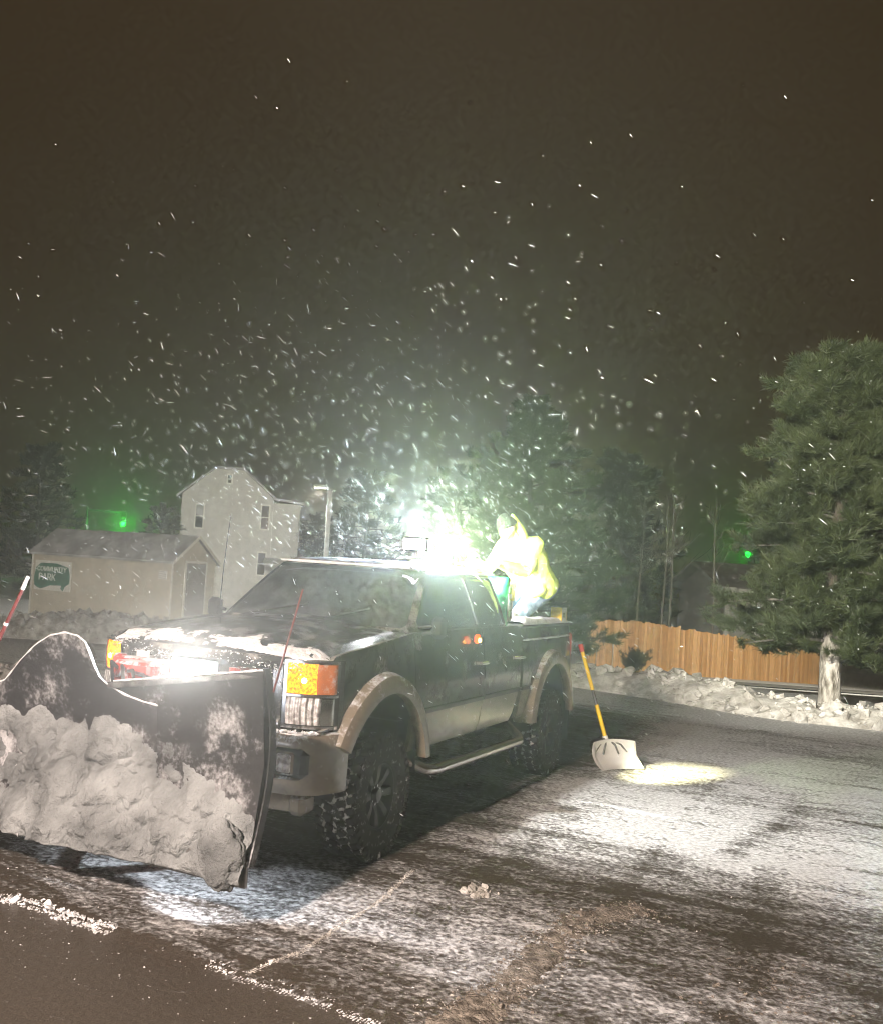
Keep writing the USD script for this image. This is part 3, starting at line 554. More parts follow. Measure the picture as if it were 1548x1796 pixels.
# ------------------------------------------------------------------ trees
def bark(name, c1, c2): return varied(name, c1, c2, 6, .9, .9, 18, stretch=(2.2, 2.2, .7), dist=.05)
BARK = bark('pine_bark', (.09, .078, .062), (.34, .31, .27)); BARK_PINE = mat('pine_bark_dark_top', {'tc': ('texture_coordinate', {}), 'mp': ('mapping', {'scale': (2.2, 2.2, .7)}), 'n': ('noise_texture', {'scale': 6.0, 'detail': 5.0}), 'sx': ('separate_xyz', {}), 'z': ('map_range', {'range_type': 'smoothstep', 'from_min': .9, 'from_max': 1.7}),
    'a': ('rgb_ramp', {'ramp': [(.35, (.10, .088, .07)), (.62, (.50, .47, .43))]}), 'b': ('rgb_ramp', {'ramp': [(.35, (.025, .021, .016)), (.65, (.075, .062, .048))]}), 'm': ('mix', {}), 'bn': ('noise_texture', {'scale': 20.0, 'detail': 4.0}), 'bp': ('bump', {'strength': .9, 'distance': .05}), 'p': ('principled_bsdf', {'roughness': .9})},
    [('tc.object', 'mp.vector'), ('mp.vector', 'n.vector'), ('mp.vector', 'bn.vector'), ('tc.object', 'sx.vector'), ('sx.z', 'z.value'), ('z.result', 'm.fac'), ('n.fac', 'a.fac'), ('n.fac', 'b.fac'), ('a.color', 'm.color1'), ('b.color', 'm.color2'), ('m.color', 'p.base_color'), ('bn.fac', 'bp.height'), ('bp.normal', 'p.normal')], surface='p.BSDF')  # upper trunk coloured darker to mute lit patches inside the crown
BARK_DARK = bark('dark_bark', (.05, .045, .04), (.13, .12, .105)); BARK_PALE = bark('pale_bark', (.22, .20, .17), (.34, .31, .27))
def leaf_mat(name, c1, c2, tip):
    return mat(name, {'o': ('geometry', {}), 'tc': ('texture_coordinate', {}), 'n': ('noise_texture', {'scale': 1.3, 'detail': 2.0}), 'r': ('rgb_ramp', {'ramp': [(.32, c1), (.68, c2)]}),
        'r2': ('rgb_ramp', {'ramp': [(.0, (.55, .55, .55)), (.9, (1.15, 1.15, 1.1)), (1., tip)]}), 'm': ('mix', {'mix_type': 'multiply', 'fac': 1.0}),
        'p': ('principled_bsdf', {'roughness': .55}), 't': ('translucent_bsdf', {}), 'x': ('mix_closure', {'fac': .22})},
        [('tc.object', 'n.vector'), ('n.fac', 'r.fac'), ('o.random_per_island', 'r2.fac'), ('r.color', 'm.color1'), ('r2.color', 'm.color2'), ('m.color', 'p.base_color'), ('m.color', 't.color'), ('p.BSDF', 'x.closure1'), ('t.BSDF', 'x.closure2')], surface='x.closure')
NEEDLE = leaf_mat('pine_needles', (.05, .075, .028), (.105, .135, .05), (1.5, 1.4, 1.1)); NEEDLE2 = leaf_mat('spruce_needles', (.085, .15, .06), (.16, .25, .11), (1.4, 1.4, 1.2)); NEEDLE_DARK = leaf_mat('dark_needles', (.03, .035, .022), (.055, .06, .04), (1.2, 1.2, 1))
def needle_mesh(P, D, n, length, width, spread, r_):
    """n needles at each tuft (positions P, directions D)."""
    m_ = len(P); P = np.repeat(P, n, 0); D = np.repeat(D, n, 0); r = r_.normal(size=(m_*n, 3)); dirs = D + spread*r; dirs /= np.linalg.norm(dirs, axis=1, keepdims=True)
    P = P - D*(r_.random((m_*n, 1))*length*1.1)
    L = length*r_.uniform(.7, 1.2, (m_*n, 1)); side = np.cross(dirs, r_.normal(size=(m_*n, 3))); side /= np.linalg.norm(side, axis=1, keepdims=True)+1e-9
    a = P - side*width/2; b = P + side*width/2; c = P + dirs*L
    V = np.stack([a, b, c], 1).reshape(-1, 3); return trimesh.Trimesh(V, np.arange(len(V)).reshape(-1, 3), process=False)
def conifer(name, label, loc, h, rad, trunk_r, z0, n_br, twigs, tufts, n_needles, nl, nw, seed, mats, droop=.15, group=None, buds=0.0, spread=.55, lean=(0, 0), budr=.02, gap=None):
    r_ = np.random.default_rng(seed); t = thing(name, label, 'tree', loc, 0, group)
    zs = np.linspace(-.1, h*.97, 22); ax = lambda z: np.stack([lean[0]*z/h + .03*np.sin(z*1.1+seed), lean[1]*z/h + .03*np.cos(z*.9+seed), z], -1)
    tp = ax(zs); rr = trunk_r*(1-.93*(np.clip(zs, 0, h)/h)**.9)*np.where(zs < .15, 1.2, 1); tr = tube(tp, rr, 16); v = tr.vertices; n_ = meshkit.fbm(v*[9, 9, 3.0], 3, seed)-.5; c_ = v - ax(v[:, 2]); tr.vertices = v + c_*(n_*.35)[:, None]
    obj('trunk', tr, mats[0], t, smooth=50)
    limbs, TP, TD_, budv = [], [], [], []
    for k in range(n_br):
        f = (k+.5)/n_br; z = z0 + (h*.985-z0)*f**.9 + r_.normal(0, .05); R = float(rad(z))*r_.uniform(.72, 1.12); a = k*2.39996 + r_.normal(0, .25)
        d = np.array([math.cos(a), math.sin(a), 0]); s = np.linspace(0, 1, 7); up = .25+.5*f
        p = ax(np.array(z)) + d*(s*R)[:, None] + np.array([0, 0, 1])*((up*.5*s - droop*2*s**2 + .35*droop*4*s**3*.5)*R)[:, None]
        limbs.append(tube(p, .03*trunk_r/.15*(1-.85*s)*(.5+.6*(1-f)) + .003, 5))
        for q in range(twigs):
            u = r_.uniform(.04, 1.0)**.8; b = np.array([np.interp(u, s, p[:, j]) for j in range(3)]); l = R*r_.uniform(.16, .36)*(1.15-.6*u) + .08
            e = d*r_.uniform(.3, 1.0) + np.cross([0, 0, 1], d)*r_.normal(0, .75) + np.array([0, 0, r_.normal(.22, .32)]); e /= np.linalg.norm(e)
            limbs.append(tube([b, b+e*l*.6+[0, 0, .02*l], b+e*l+np.array([0, 0, .08*l])], [.007, .005, .003], 4, caps=False))
            for w in range(tufts):
                uu = (w+1)/tufts; TP.append(b + e*l*uu + np.array([0, 0, .05*l*uu])); TD_.append(e*.85 + np.array([0, 0, .35]) + r_.normal(0, .22, 3))
            if r_.random() < buds: budv.append(b + e*l*1.02 + np.array([0, 0, .1*l]))
    for q in range(10): TP.append(ax(np.array(h*.97-.05*q)) + r_.normal(0, .04, 3)); TD_.append(np.array([0, 0, 1.0]) + r_.normal(0, .3, 3))
    TP, TD_ = np.array(TP), np.array(TD_)
    if gap is not None:
        g0, g1, gr_ = np.array(gap[0])-loc, np.array(gap[1])-loc, gap[2]; gd = (g1-g0)/np.linalg.norm(g1-g0); qv = TP-g0; ok = np.linalg.norm(qv - (qv @ gd)[:, None]*gd, axis=1) > gr_; TP, TD_ = TP[ok], TD_[ok]
    TD_ /= np.linalg.norm(TD_, axis=1, keepdims=True)
    obj('limbs', limbs, BARK_DARK, t, smooth=True); obj('crown', needle_mesh(TP, TD_, n_needles, nl, nw, spread, r_), mats[1], t, smooth=False)
    if budv: obj('snow_tufts', [moved(SMALL[r_.integers(20)], b, r_.uniform(0, 6), budr*r_.uniform(.5, 1.3)) for b in budv], SNOW, t, smooth=True, kind='stuff')
    return t
prof_r = lambda z: np.interp(z, [.6, 1.0, 1.6, 2.4, 3.2, 3.8, 4.25, 4.7, 5.4, 6.0, 6.35, 6.6], [1.2, 1.55, 1.75, 1.8, 1.75, 1.6, 1.3, 1.15, 1.1, .9, .6, .15])
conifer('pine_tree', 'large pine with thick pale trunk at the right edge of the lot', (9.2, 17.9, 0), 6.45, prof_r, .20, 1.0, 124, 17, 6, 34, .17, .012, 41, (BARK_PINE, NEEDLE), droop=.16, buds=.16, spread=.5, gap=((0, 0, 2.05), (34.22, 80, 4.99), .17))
prof_c = lambda z: np.interp(z, [.5, 1.2, 2.6, 4.2, 5.2, 6.2, 6.9, 7.4], [2.4, 2.5, 2.35, 1.75, 1.45, .85, .45, .1])
conifer('spruce_tree', 'bushy green conifer right behind the man in the truck bed', (5.75, 27.0, float(ground_z(5.75, 27))), 7.3, prof_c, .17, .45, 104, 15, 5, 28, .19, .016, 42, (BARK_DARK, NEEDLE2), droop=.05, buds=.02, spread=.5, budr=.03)
rad_w = lambda z: np.interp(z, [.5, 3, 7, 10, 12, 13], [3.2, 3.4, 2.9, 1.9, 1.0, .2])
w1 = conifer('woods_tree', 'tall dark conifer in the woods just left of the right house', (17.6, 58, -2.0), 11.5, rad_w, .26, 1.2, 60, 9, 3, 16, .42, .05, 43, (BARK_DARK, NEEDLE_DARK), droop=.22)
for x, y, s, rz, lb in ((12.6, 62, 1.08, 2.0, 'dark conifer in the woods behind the left end of the fence'), (9.3, 66, .95, 4.0, 'hazy dark conifer beside the green bushy tree on its right'), (15.2, 68, 1.22, .7, 'tallest hazy conifer in the woods above the fence'), (20.6, 70, 1.0, 3.1, 'dim conifer in the woods behind the white trim house corner'),
                        (.7, 73, .66, 3.9, 'small conifer added between the pale house and the lamp post'), (3.9, 70, .92, 5.2, 'hazy conifer far behind the cab roof'), (-9.4, 66, .62, 1.2, 'dark conifer behind the shed roof, left of the pale house'), (-18.5, 70, .95, 2.5, 'large dark conifer at the far left frame edge'), (31.5, 66, .95, .3, 'dim conifer hidden behind the right pine'), (33, 70, 1.1, 5.9, 'dim conifer at the right frame edge')):
    dup(w1, (x, y, -1.9), rz, lb, s)  # conifer by the lamp post is added to fill in for lit haze
def bare_tree(label, loc, h, r0, seed, m_):
    r_ = np.random.default_rng(seed); t = thing('bare_tree', label, 'tree', loc); z = np.linspace(-.2, h, 12); p = np.stack([.06*np.sin(z*.7+seed), .05*np.cos(z*.5+seed), z], 1)
    obj('trunk', tube(p, r0*(1-.7*np.clip(z, 0, h)/h), 10), m_, t, smooth=True); br = []
    for k in range(16):
        f = r_.uniform(.45, .98); b = np.array([np.interp(f*h, z, p[:, j]) for j in range(3)]); a = r_.uniform(0, 6.28); d = np.array([math.cos(a)*.7, math.sin(a)*.7, .7]); l = h*.22*(1.2-f)*r_.uniform(.6, 1.4)
        q = [b, b+d*l*.5, b+d*l+np.array([0, 0, .1*l])]; br.append(tube(q, [r0*.28*(1.1-f)+.008, r0*.16*(1.1-f)+.006, .005], 5, caps=False))
        for j in range(4): e = d + r_.normal(0, .5, 3); u = r_.uniform(.3, 1); o = b+d*l*u; br.append(tube([o, o+e*l*.25, o+e*l*.45+[0, 0, .05*l]], [.012, .008, .005], 4, caps=False))
    obj('branches', br, m_, t, smooth=True)
for k, (x, y, h, r, lb) in enumerate(((14.6, 45, 7.6, .05, 'slim pale bare trunk standing behind the fence, left of a close pair'), (16.35, 47, 7.8, .055, 'left trunk of the close pair of pale bare trees behind the fence'), (16.75, 47.3, 7.9, .055, 'right trunk of the close pair of pale bare trees behind the fence'),
                                     (19.0, 48, 7.8, .06, 'slender pale trunk just left of the white house corner'), (12.7, 46, 7.2, .09, 'thicker dim bare trunk behind the middle of the fence'))):
    bare_tree(lb, (x, y, -1.5), h, r, 60+k, BARK_PALE)
def bush(name, label, loc, r, h, seed, m_, stem):
    r_ = np.random.default_rng(seed); t = thing(name, label, 'shrub', loc); st, P, D = [], [], []
    for k in range(40):
        a = r_.uniform(0, 6.28); d = np.array([math.cos(a)*r*r_.random(), math.sin(a)*r*r_.random(), h*r_.uniform(.6, 1)]); st.append(tube([(0, 0, 0), d*.5+[0, 0, .05], d], [.014, .01, .005], 4, caps=False))
        for j in range(9): P.append(d*r_.uniform(.35, 1.05)+r_.normal(0, .09*r, 3)); D.append(d/np.linalg.norm(d)+r_.normal(0, .3, 3))
    obj('stems', st, stem, t, smooth=True); obj('foliage', needle_mesh(np.array(P), np.array(D), 16, .13, .02, .7, r_), m_, t, smooth=False)
bush('shrub', 'small dark shrub at the foot of the orange fence', (11.3, 35.0, -.93), .55, .8, 71, NEEDLE_DARK, BARK_DARK)
for x, y, h, lb in ((8.62, 30.2, .9, 'shorter of two thin pale stakes near the snow bank'), (9.1, 30.2, 1.05, 'taller of two thin pale stakes near the snow bank')):
    t = thing('stake', lb, 'stake', (x, y, float(ground_z(x, y)))); obj('rod', cyl((0, 0, -.1), (.015, 0, h), .016, .014, 8), TRIM, t); obj('reflector_band', cyl((.0122, 0, h*.8), (.0142, 0, h*.92), .020, n=8), WHITE_PAINT, t)
# ------------------------------------------------------------------ the pickup truck (x forward from the front axle, y to its left, z up)
truck = thing('pickup_truck', 'dark two tone crew cab pickup truck with snow on its hood', 'truck', (TX, TY, 0), YAW)
PZ = np.array([.60, .66, .76, .95, 1.0, 1.15, 1.35, 1.50, 1.58]); PY = np.array([.90, .935, .965, .985, .992, .995, .975, .955, .93])
def side_y(x, z): return np.interp(z, PZ, PY) - .05*sstep(.2, .95, x) - .02*sstep(-4.2, -4.9, x)
def panel(name, poly, m_, s, th=.035, out=0.0, parent=None, edge=.09, smooth=35, **kw):
    w = lambda a, b, t: (a, s*(side_y(a, b) + out - t), b)
    return obj(name, poly_solid(poly, th, w, edge), m_, parent or truck, smooth=smooth, **kw)
AF, AR = (.05, .52), (-4.05, .52)                                     # wheel arch centres
def disc(c, r): return Point(c).buffer(r, 32)
fend = Polygon([(-.47, .98), (-.47, 1.57), (.0, 1.53), (.55, 1.475), (.72, 1.45), (.76, 1.42), (.76, 1.0), (.90, .98)]).difference(disc(AF, .70))
fend_lo = Polygon([(-.47, .68), (-.47, .975), (.0, .975), (.0, .68)]).difference(disc(AF, .70))
def front_x(y): y = np.abs(y); return np.interp(y, [0, .40, .66, .80, .90, .955, .98], [1.0, .99, .95, .91, .85, .78, .73])
R_ = lambda p, d=.015: p.buffer(-d).buffer(d)
doorF = R_(Polygon([(-.485, .985), (-1.975, .985), (-1.985, 1.58), (-.485, 1.575)])); doorF_lo = R_(Polygon([(-.485, .68), (-1.96, .68), (-1.975, .955), (-.485, .955)]))
doorR = R_(Polygon([(-2.0, .985), (-3.0, .985), (-3.02, 1.58), (-2.01, 1.58)])); doorR_lo = R_(Polygon([(-1.975, .68), (-2.86, .68), (-2.99, .955), (-1.99, .955)]))
bed = R_(Polygon([(-3.075, .985), (-4.86, .985), (-4.88, 1.545), (-3.075, 1.575)])).difference(disc(AR, .70))
bed_lo = R_(Polygon([(-3.06, .68), (-4.78, .70), (-4.86, .955), (-3.075, .955)])).difference(disc(AR, .70))
mould = [Polygon([(a, .958), (b, .958), (b, .992), (a, .992)]) for a, b in ((-.49, -1.965), (-1.995, -2.995))]
mould += [Polygon([(-3.08, .958), (-3.30, .958), (-3.30, .992), (-3.08, .992)]), Polygon([(-4.80, .958), (-4.86, .958), (-4.86, .992), (-4.80, .992)])]
for s, nm in ((1, 'left'), (-1, 'right')):
    panel('front_fender', fend, BLACK_PAINT, s, th=.03); panel('rocker_panel', fend_lo, TAN_PAINT, s)
    d = panel('front_door', doorF, BLACK_PAINT, s); panel('lower_panel', doorF_lo, TAN_PAINT, s, parent=d)
    e = panel('rear_door', doorR, BLACK_PAINT, s); panel('lower_panel', doorR_lo, TAN_PAINT, s, parent=e)
    for q, x in ((d, -1.82), (e, -2.86)):
        h_ = [tube([(x+dx, s*(1.0+.045*k), 1.29) for dx, k in ((-.085, 0), (-.075, 1), (.075, 1), (.085, 0))], .014, 8), bx((x+.13, s*1.0, 1.29), (.03, .012, .03), .004)]
        obj('handle', h_, CHROME, q)
    for k, q in enumerate(mould): panel('moulding', q, PLASTIC, s, th=.02, out=.014)
    panel('bed_side', bed, BLACK_PAINT, s); [panel('bed_lower_panel', q, TAN_PAINT, s) for q in bed_lo.geoms]
    for c, lim, nm2 in ((AF, 1.0, 'front'), (AR, 1.0, 'rear')):
        ring = disc(c, .815).difference(disc(c, .655)).intersection(sbox(c[0]-1, .62 if c is AR else .64, c[0]+(.60 if c is AF else 1), 2))
        if c is AF: ring = disc(c, .815).difference(disc(c, .655)).intersection(Polygon([(c[0]-1, .64), (c[0], .64), (c[0]+.2, .64), (c[0]+.95, 1.00), (c[0]+.95, 2), (c[0]-1, 2)]))
        def wf(a, b, t, c=c, s=s):
            r = np.hypot(a-c[0], b-c[1]); k = np.clip((r-.655)/.16, 0, 1); y = .985 + .075*np.sqrt(np.clip(1-(k-.25)**2/.5625, 0, 1))*1.0 - .05*sstep(.75, 1, k); y = y - (.045*sstep(.35, .95, a) if c is AF else 0)
            return a, s*(y - t), b
        obj('wheel_flare', poly_solid(ring, .07, wf, .05), TAN_PAINT, truck, smooth=35)
        wl = tube([(c[0], s*.55, c[1]), (c[0], s*.96, c[1])], .675, 32, caps=False); v = wl.vertices; keep = v[:, 2] > .5
        obj('wheel_liner', wl.submesh([[i for i, f in enumerate(wl.faces) if keep[f].all()]], append=True), PLASTIC, truck, smooth=True)
# cab: a hollow greenhouse with real window openings
LV = [(1.50, -3.03, -.36, .925), (1.58, -3.03, -.42, .925), (1.80, -3.0, -.715, .842), (1.98, -2.95, -.965, .762), (2.05, -2.91, -1.06, .716), (2.095, -2.84, -1.16, .64), (2.118, -2.66, -1.36, .47)]
def cab_loft(t, n=72, p=7.0):
    a = np.arange(n)*2*np.pi/n; R = []
    for z, x0, x1, w in LV:
        cx, hx = (x0+x1)/2, (x1-x0)/2 - t; ca, sa = np.cos(a), np.sin(a)
        X = cx + hx*np.sign(ca)*np.abs(ca)**(2/p); Y = (w-t)*np.sign(sa)*np.abs(sa)**(2/p)
        X = X - .05*np.clip(ca, 0, 1)**2*(np.abs(Y)/w)**2
        R.append(np.stack([X, Y, np.full(n, z - (t if z > 2.0 else 0))], 1))
    return man(loft(R))
shell = cab_loft(0) - cab_loft(.045)
def prism_y(P, y0, y1):
    m_ = trimesh.creation.extrude_polygon(Polygon(P).buffer(-.03).buffer(.03), y1-y0, engine='earcut'); v = m_.vertices; m_.vertices = np.stack([v[:, 0], v[:, 2]+y0, v[:, 1]], 1); return man(m_)
def prism_x(P, x0, x1):
    m_ = trimesh.creation.extrude_polygon(Polygon(P).buffer(-.03).buffer(.03), x1-x0, engine='earcut'); v = m_.vertices; m_.vertices = np.stack([v[:, 2]+x0, v[:, 0], v[:, 1]], 1); return man(m_)
WIN = {'front_window': [(-.66, 1.60), (-1.95, 1.60), (-1.95, 2.02), (-1.20, 2.02)], 'rear_side_window': [(-2.05, 1.60), (-2.80, 1.60), (-2.74, 2.02), (-2.05, 2.02)]}
cuts = [(n_, prism_y(P, a, b)) for n_, P in WIN.items() for a, b in ((.5, 1.1), (-1.1, -.5))]
cuts += [('windshield', prism_x([(-.83, 1.60), (.83, 1.60), (.68, 2.05), (-.68, 2.05)], -1.25, .1)), ('rear_window', prism_x([(-.68, 1.66), (.68, 1.66), (.58, 1.99), (-.58, 1.99)], -3.2, -2.6))]
gl = cab_loft(.014) - cab_loft(.022)
for n_, c in cuts: shell = shell - c
obj('cab_shell', tm(shell), BLACK_PAINT, truck, smooth=35)
for n_, c in cuts: obj(n_, tm(gl ^ c), DUSTY if n_ == 'windshield' else GLASS, truck, smooth=35)
WX = lambda z: np.interp(z, [1.58, 2.05], [-.42, -1.06])
for s in (-1, 1): obj('wiper', tube([(WX(1.6)+.03, s*.32-.25, 1.60), (WX(1.68)+.03, s*.30, 1.67), (WX(1.74)+.025, s*.28+.22, 1.73)], .009, 6), PLASTIC, truck)
obj('roof_snow', masked(np.linspace(-2.72, -1.30, 60), np.linspace(-.60, .60, 50), lambda X, Y: 2.120-.02*(np.abs(Y)/.6)**3 - .012*(np.abs(X+2)/.75)**4, lambda X, Y: .018*(f3(X, Y, 5, 3)-.30)), SNOW, truck, smooth=True)
roofedge = [(np.interp(k, [0, 1], [-1.02, -1.10]), 0, 0) for k in (0, 1)]
obj('roof_edge_line', tube([(-1.075, y, 2.072) for y in np.linspace(-.62, .62, 14)], [.008+.006*abs(math.sin(9*k)) for k in range(14)], 6), SNOW, truck)  # white tubes modelled for the thin lit line of the roof edge
obj('roof_edge_line', tube([(x, .722, 2.052) for x in np.linspace(-1.2, -2.84, 16)], [.008+.006*abs(math.sin(7*k)) for k in range(16)], 6), SNOW, truck)
cl_ = obj('cargo_lamp', bx((-3.03, .10, 2.055), (.05, .30, .07), .012), PLASTIC, truck); obj('lens', bx((-3.058, .10, 2.055), (.006, .24, .045), .002), glow('lit_cargo_lens', (1, .98, .9), 20), cl_)
# inside
obj('cab_floor', bx((-1.7, 0, .86), (2.6, 1.78, .10)), PLASTIC, truck); obj('bulkhead', bx((-3.0, 0, 1.22), (.05, 1.80, .66)), BLACK_PAINT, truck); obj('firewall', bx((-.50, 0, 1.2), (.06, 1.76, .74)), PLASTIC, truck)
obj('dashboard', bx((-.72, 0, 1.44), (.40, 1.70, .28), .07), PLASTIC, truck)
for y in (-.42, .42):
    st = obj('seat', [bx((-1.72, y, 1.16), (.52, .52, .2), .07), bx((-2.0, y, 1.50), (.16, .52, .66), .06, rot=(0, -.18, 0))], SEAT, truck); obj('headrest', bx((-2.07, y, 1.89), (.12, .28, .17), .05), SEAT, st)
obj('rear_bench', [bx((-2.55, 0, 1.16), (.48, 1.5, .18), .06), bx((-2.83, 0, 1.48), (.14, 1.5, .6), .05)], SEAT, truck)
sw = np.array([[-.98+.10*math.sin(a)*.6, .42+.19*math.cos(a), 1.55+.17*math.sin(a)] for a in np.linspace(0, 6.283, 25)]); obj('steering_wheel', tube(sw, .015, 8), PLASTIC, truck)
obj('cabin_mirror', bx((-.98, 0, 1.93), (.03, .24, .07), .012), PLASTIC, truck)
# hood
def hood_z(X, Y):
    a = np.abs(Y)/.90; z = np.interp(X, [-.44, .2, .6, .82, .93, 1.0], [1.615, 1.575, 1.54, 1.515, 1.475, 1.42]); z = z - .055*a**2.2 - .05*sstep(.86, 1.0, a)
    return z + .028*sstep(.52, .40, np.abs(Y))*sstep(.93, .5, X)
hx = np.linspace(-.44, .96, 44); hy = np.linspace(-.91, .91, 56)
H_ = sheet(hx, hy, hood_z, .05); v = H_.vertices; fx = front_x(v[:, 1]); k = sstep(.3, .96, v[:, 0]); v[:, 0] -= k*(.985-fx); H_.vertices = v
obj('hood', H_, HOOD_PAINT, truck, smooth=40)
def hood_thick(X, Y):
    n_ = f3(X*1.0, Y, 9.0, 13, 4); cover = .46*sstep(.60, .86, X) + .08*sstep(.5, .8, np.abs(Y))*sstep(.2, .6, X) - .26*sstep(.62, .40, X)
    return .024*(n_ - .90 + cover) + .016*(f3(X, Y, 34, 4, 3)-.5)
S_ = masked(np.linspace(-.42, .955, 170), np.linspace(-.905, .905, 200), lambda X, Y: hood_z(X, Y)+.002, hood_thick); v = S_.vertices.copy(); fx = front_x(v[:, 1]); v[:, 0] -= sstep(.3, .96, v[:, 0])*(.985-fx); v[:, 0] += .006*sstep(.8, .95, v[:, 0]); S_.vertices = v
obj('hood_snow', S_, SNOW, truck, smooth=True)
r_ = np.random.default_rng(77)
obj('hood_lip_snow', [moved(SMALL[k % 20], (float(front_x(y))+.012, y, 1.425-.045*abs(r_.normal())+.02*math.sin(7*y)), k, r_.uniform(.005, .014)) for k, y in enumerate(r_.uniform(-.78, .80, 420))], SNOW, truck, smooth=40, kind='stuff')
# front end: a plate swept along the curved nose
def nose(y0, y1, z0, z1, off=0.0, th=.03, n=14, bulge=0.0, taper=0.0):
    ys = np.linspace(y0, y1, n); R = []
    for y in ys:
        x = float(front_x(y)) + off; zc = [(z0, 0), ((z0+z1)/2, bulge), (z1, -taper)]
        R.append(np.array([(x, y, z0), (x+bulge, y, (z0*.6+z1*.4)), (x+bulge*.8, y, (z0*.3+z1*.7)), (x-taper, y, z1), (x-taper-th, y, z1), (x-th, y, z0)]))
    t = loft(R); 
    if t.volume < 0: t.invert()
    return t
obj('grille_backing', nose(-.63, .63, .99, 1.42, -.10, .02), PLASTIC, truck)
gr = obj('grille', [nose(-.66, .66, 1.375, 1.435, .006, .10, bulge=.012), nose(-.66, .66, .975, 1.03, .006, .10, bulge=.012), nose(-.665, -.60, .98, 1.43, .004, .10, 4), nose(.60, .665, .98, 1.43, .004, .10, 4)], BLACK_PAINT, truck)
for z in (1.115, 1.235): obj('grille_bar', nose(-.60, .60, z, z+.062, .0, .07, bulge=.014), CHROME if z < 1.2 else BLACK_PAINT, gr)
for y in (-.46, .46):
    obj('grille_bracket', [nose(y-.11, y+.11, 1.322, 1.345, .01, .05, 5), nose(y-.11, y+.11, 1.06, 1.083, .01, .05, 5), nose(y-.115, y-.09, 1.06, 1.345, .01, .05, 3), nose(y+.09, y+.115, 1.06, 1.345, .01, .05, 3)], CHROME, gr)
obj('grille_slats', [nose(y-.004, y+.004, 1.02, 1.38, -.06, .04, 3) for y in np.linspace(-.58, .58, 44)], PLASTIC, gr, smooth=False, kind='stuff')
obj('badge_plate', nose(-.50, -.38, 1.30, 1.37, .03, .01, 4), WHITE_PAINT, gr)
obj('radiator_support', bx((.62, 0, 1.18), (.30, 1.24, .48)), PLASTIC, truck)
FLUTE = mat('fluted_lens', {'tc': ('texture_coordinate', {}), 'w': ('wave_texture', {'bands_direction': 'y', 'scale': 9.0, 'distortion': 1.5, 'detail': 2.0}), 'b': ('bump', {'strength': .9, 'distance': .02}),
    'n': ('noise_texture', {'scale': 26.0, 'detail': 4.0}), 'mr': ('rgb_ramp', {'ramp': [(.42, (.34, .32, .31)), (.62, (.85, .83, .82))]}), 'p': ('principled_bsdf', {'roughness': .28, 'metallic': .15, 'coat_weight': 1.0})},
    [('tc.object', 'w.vector'), ('tc.object', 'n.vector'), ('w.fac', 'b.height'), ('b.normal', 'p.normal'), ('n.fac', 'mr.fac'), ('mr.color', 'p.base_color')], surface='p.BSDF')
for s in (1, -1):
    n2 = lambda a, b, *q, **k: nose(min(s*a, s*b), max(s*a, s*b), *q, **k)
    hl = obj('headlight', n2(.675, .968, .985, 1.425, -.035, .06), PLASTIC, truck)
    obj('bezel', [n2(.672, .695, .985, 1.42, .004, .05, n=3), n2(.672, .965, .985, 1.005, .003, .05), n2(.672, .965, 1.188, 1.204, .003, .05), n2(.672, .965, 1.405, 1.422, .003, .05)], CHROME, hl)
    obj('turn_lamp', n2(.70, .872, 1.208, 1.402, .0, .02, bulge=.012), AMBER, hl, label='lit amber turn lamp'); obj('side_reflector', n2(.877, .962, 1.21, 1.402, .0, .02, bulge=.008), AMBER_OFF, hl)
    obj('main_lens', n2(.70, .90, 1.01, 1.184, .0, .02, bulge=.014), FLUTE, hl, smooth=40); obj('reflector_corner', n2(.905, .955, 1.01, 1.18, .0, .02, bulge=.006), CHROME, hl)
    obj('bulb', ball((float(front_x(.81))+.010, s*.805, 1.295), .020, 2), glow('lit_amber_bulb' if s > 0 else 'lit_amber_bulb_b', (1, .75, .18), 14), hl)
# bumper with fog lamps
def bump_solid(z0, z1, off):
    ys = np.concatenate([[-.985], np.linspace(-.975, .975, 41), [.985]]); R = []
    for y in ys:
        x = float(np.interp(abs(y), [0, .6, .85, .95, .985], [1.09, 1.07, 1.0, .88, .70])) + off; m_ = (z0+z1)/2
        R.append(np.array([(x-.05, y, z0), (x, y, z0+.05), (x+.012, y, m_), (x+.004, y, z1-.06), (x-.03, y, z1-.012), (x-.10, y, z1), (x-.14, y, z1-.02), (x-.12, y, z0)]))
    return man(loft(R))
bp = bump_solid(.57, .965, 0)
for s in (1, -1): bp = bp - man(bx((1.02, s*.775, .775), (.16, .27, .20), .05))
obj('front_bumper', tm(bp), TAN_PAINT, truck, smooth=35)
for s in (1, -1):
    fg = obj('fog_light_housing', bx((.965, s*.775, .775), (.10, .25, .18), .03), PLASTIC, truck)
    obj('fog_light', bx((1.022, s*.755, .775), (.03, .115, .125), .03), FLUTE, fg, smooth=40); obj('fog_bezel', bx((1.012, s*.755, .775), (.03, .14, .15), .035), CHROME, fg)
obj('front_valance', [nose(-.80, .80, .45, .575, -.02, .05, bulge=.01), bx((.84, .80, .50), (.18, .12, .14), .03)], TAN_PAINT, truck)
obj('bumper_snow', [moved(SMALL[k % 20], (float(np.interp(y, [.6, .85, .95], [1.05, .98, .90]))-.02*r_.random(), y, .965+.012*r_.random()), k, r_.uniform(.008, .03)) for k, y in enumerate(np.concatenate([r_.uniform(.45, .92, 50), r_.normal(.88, .02, 14)]))], SNOW, truck, kind='stuff')
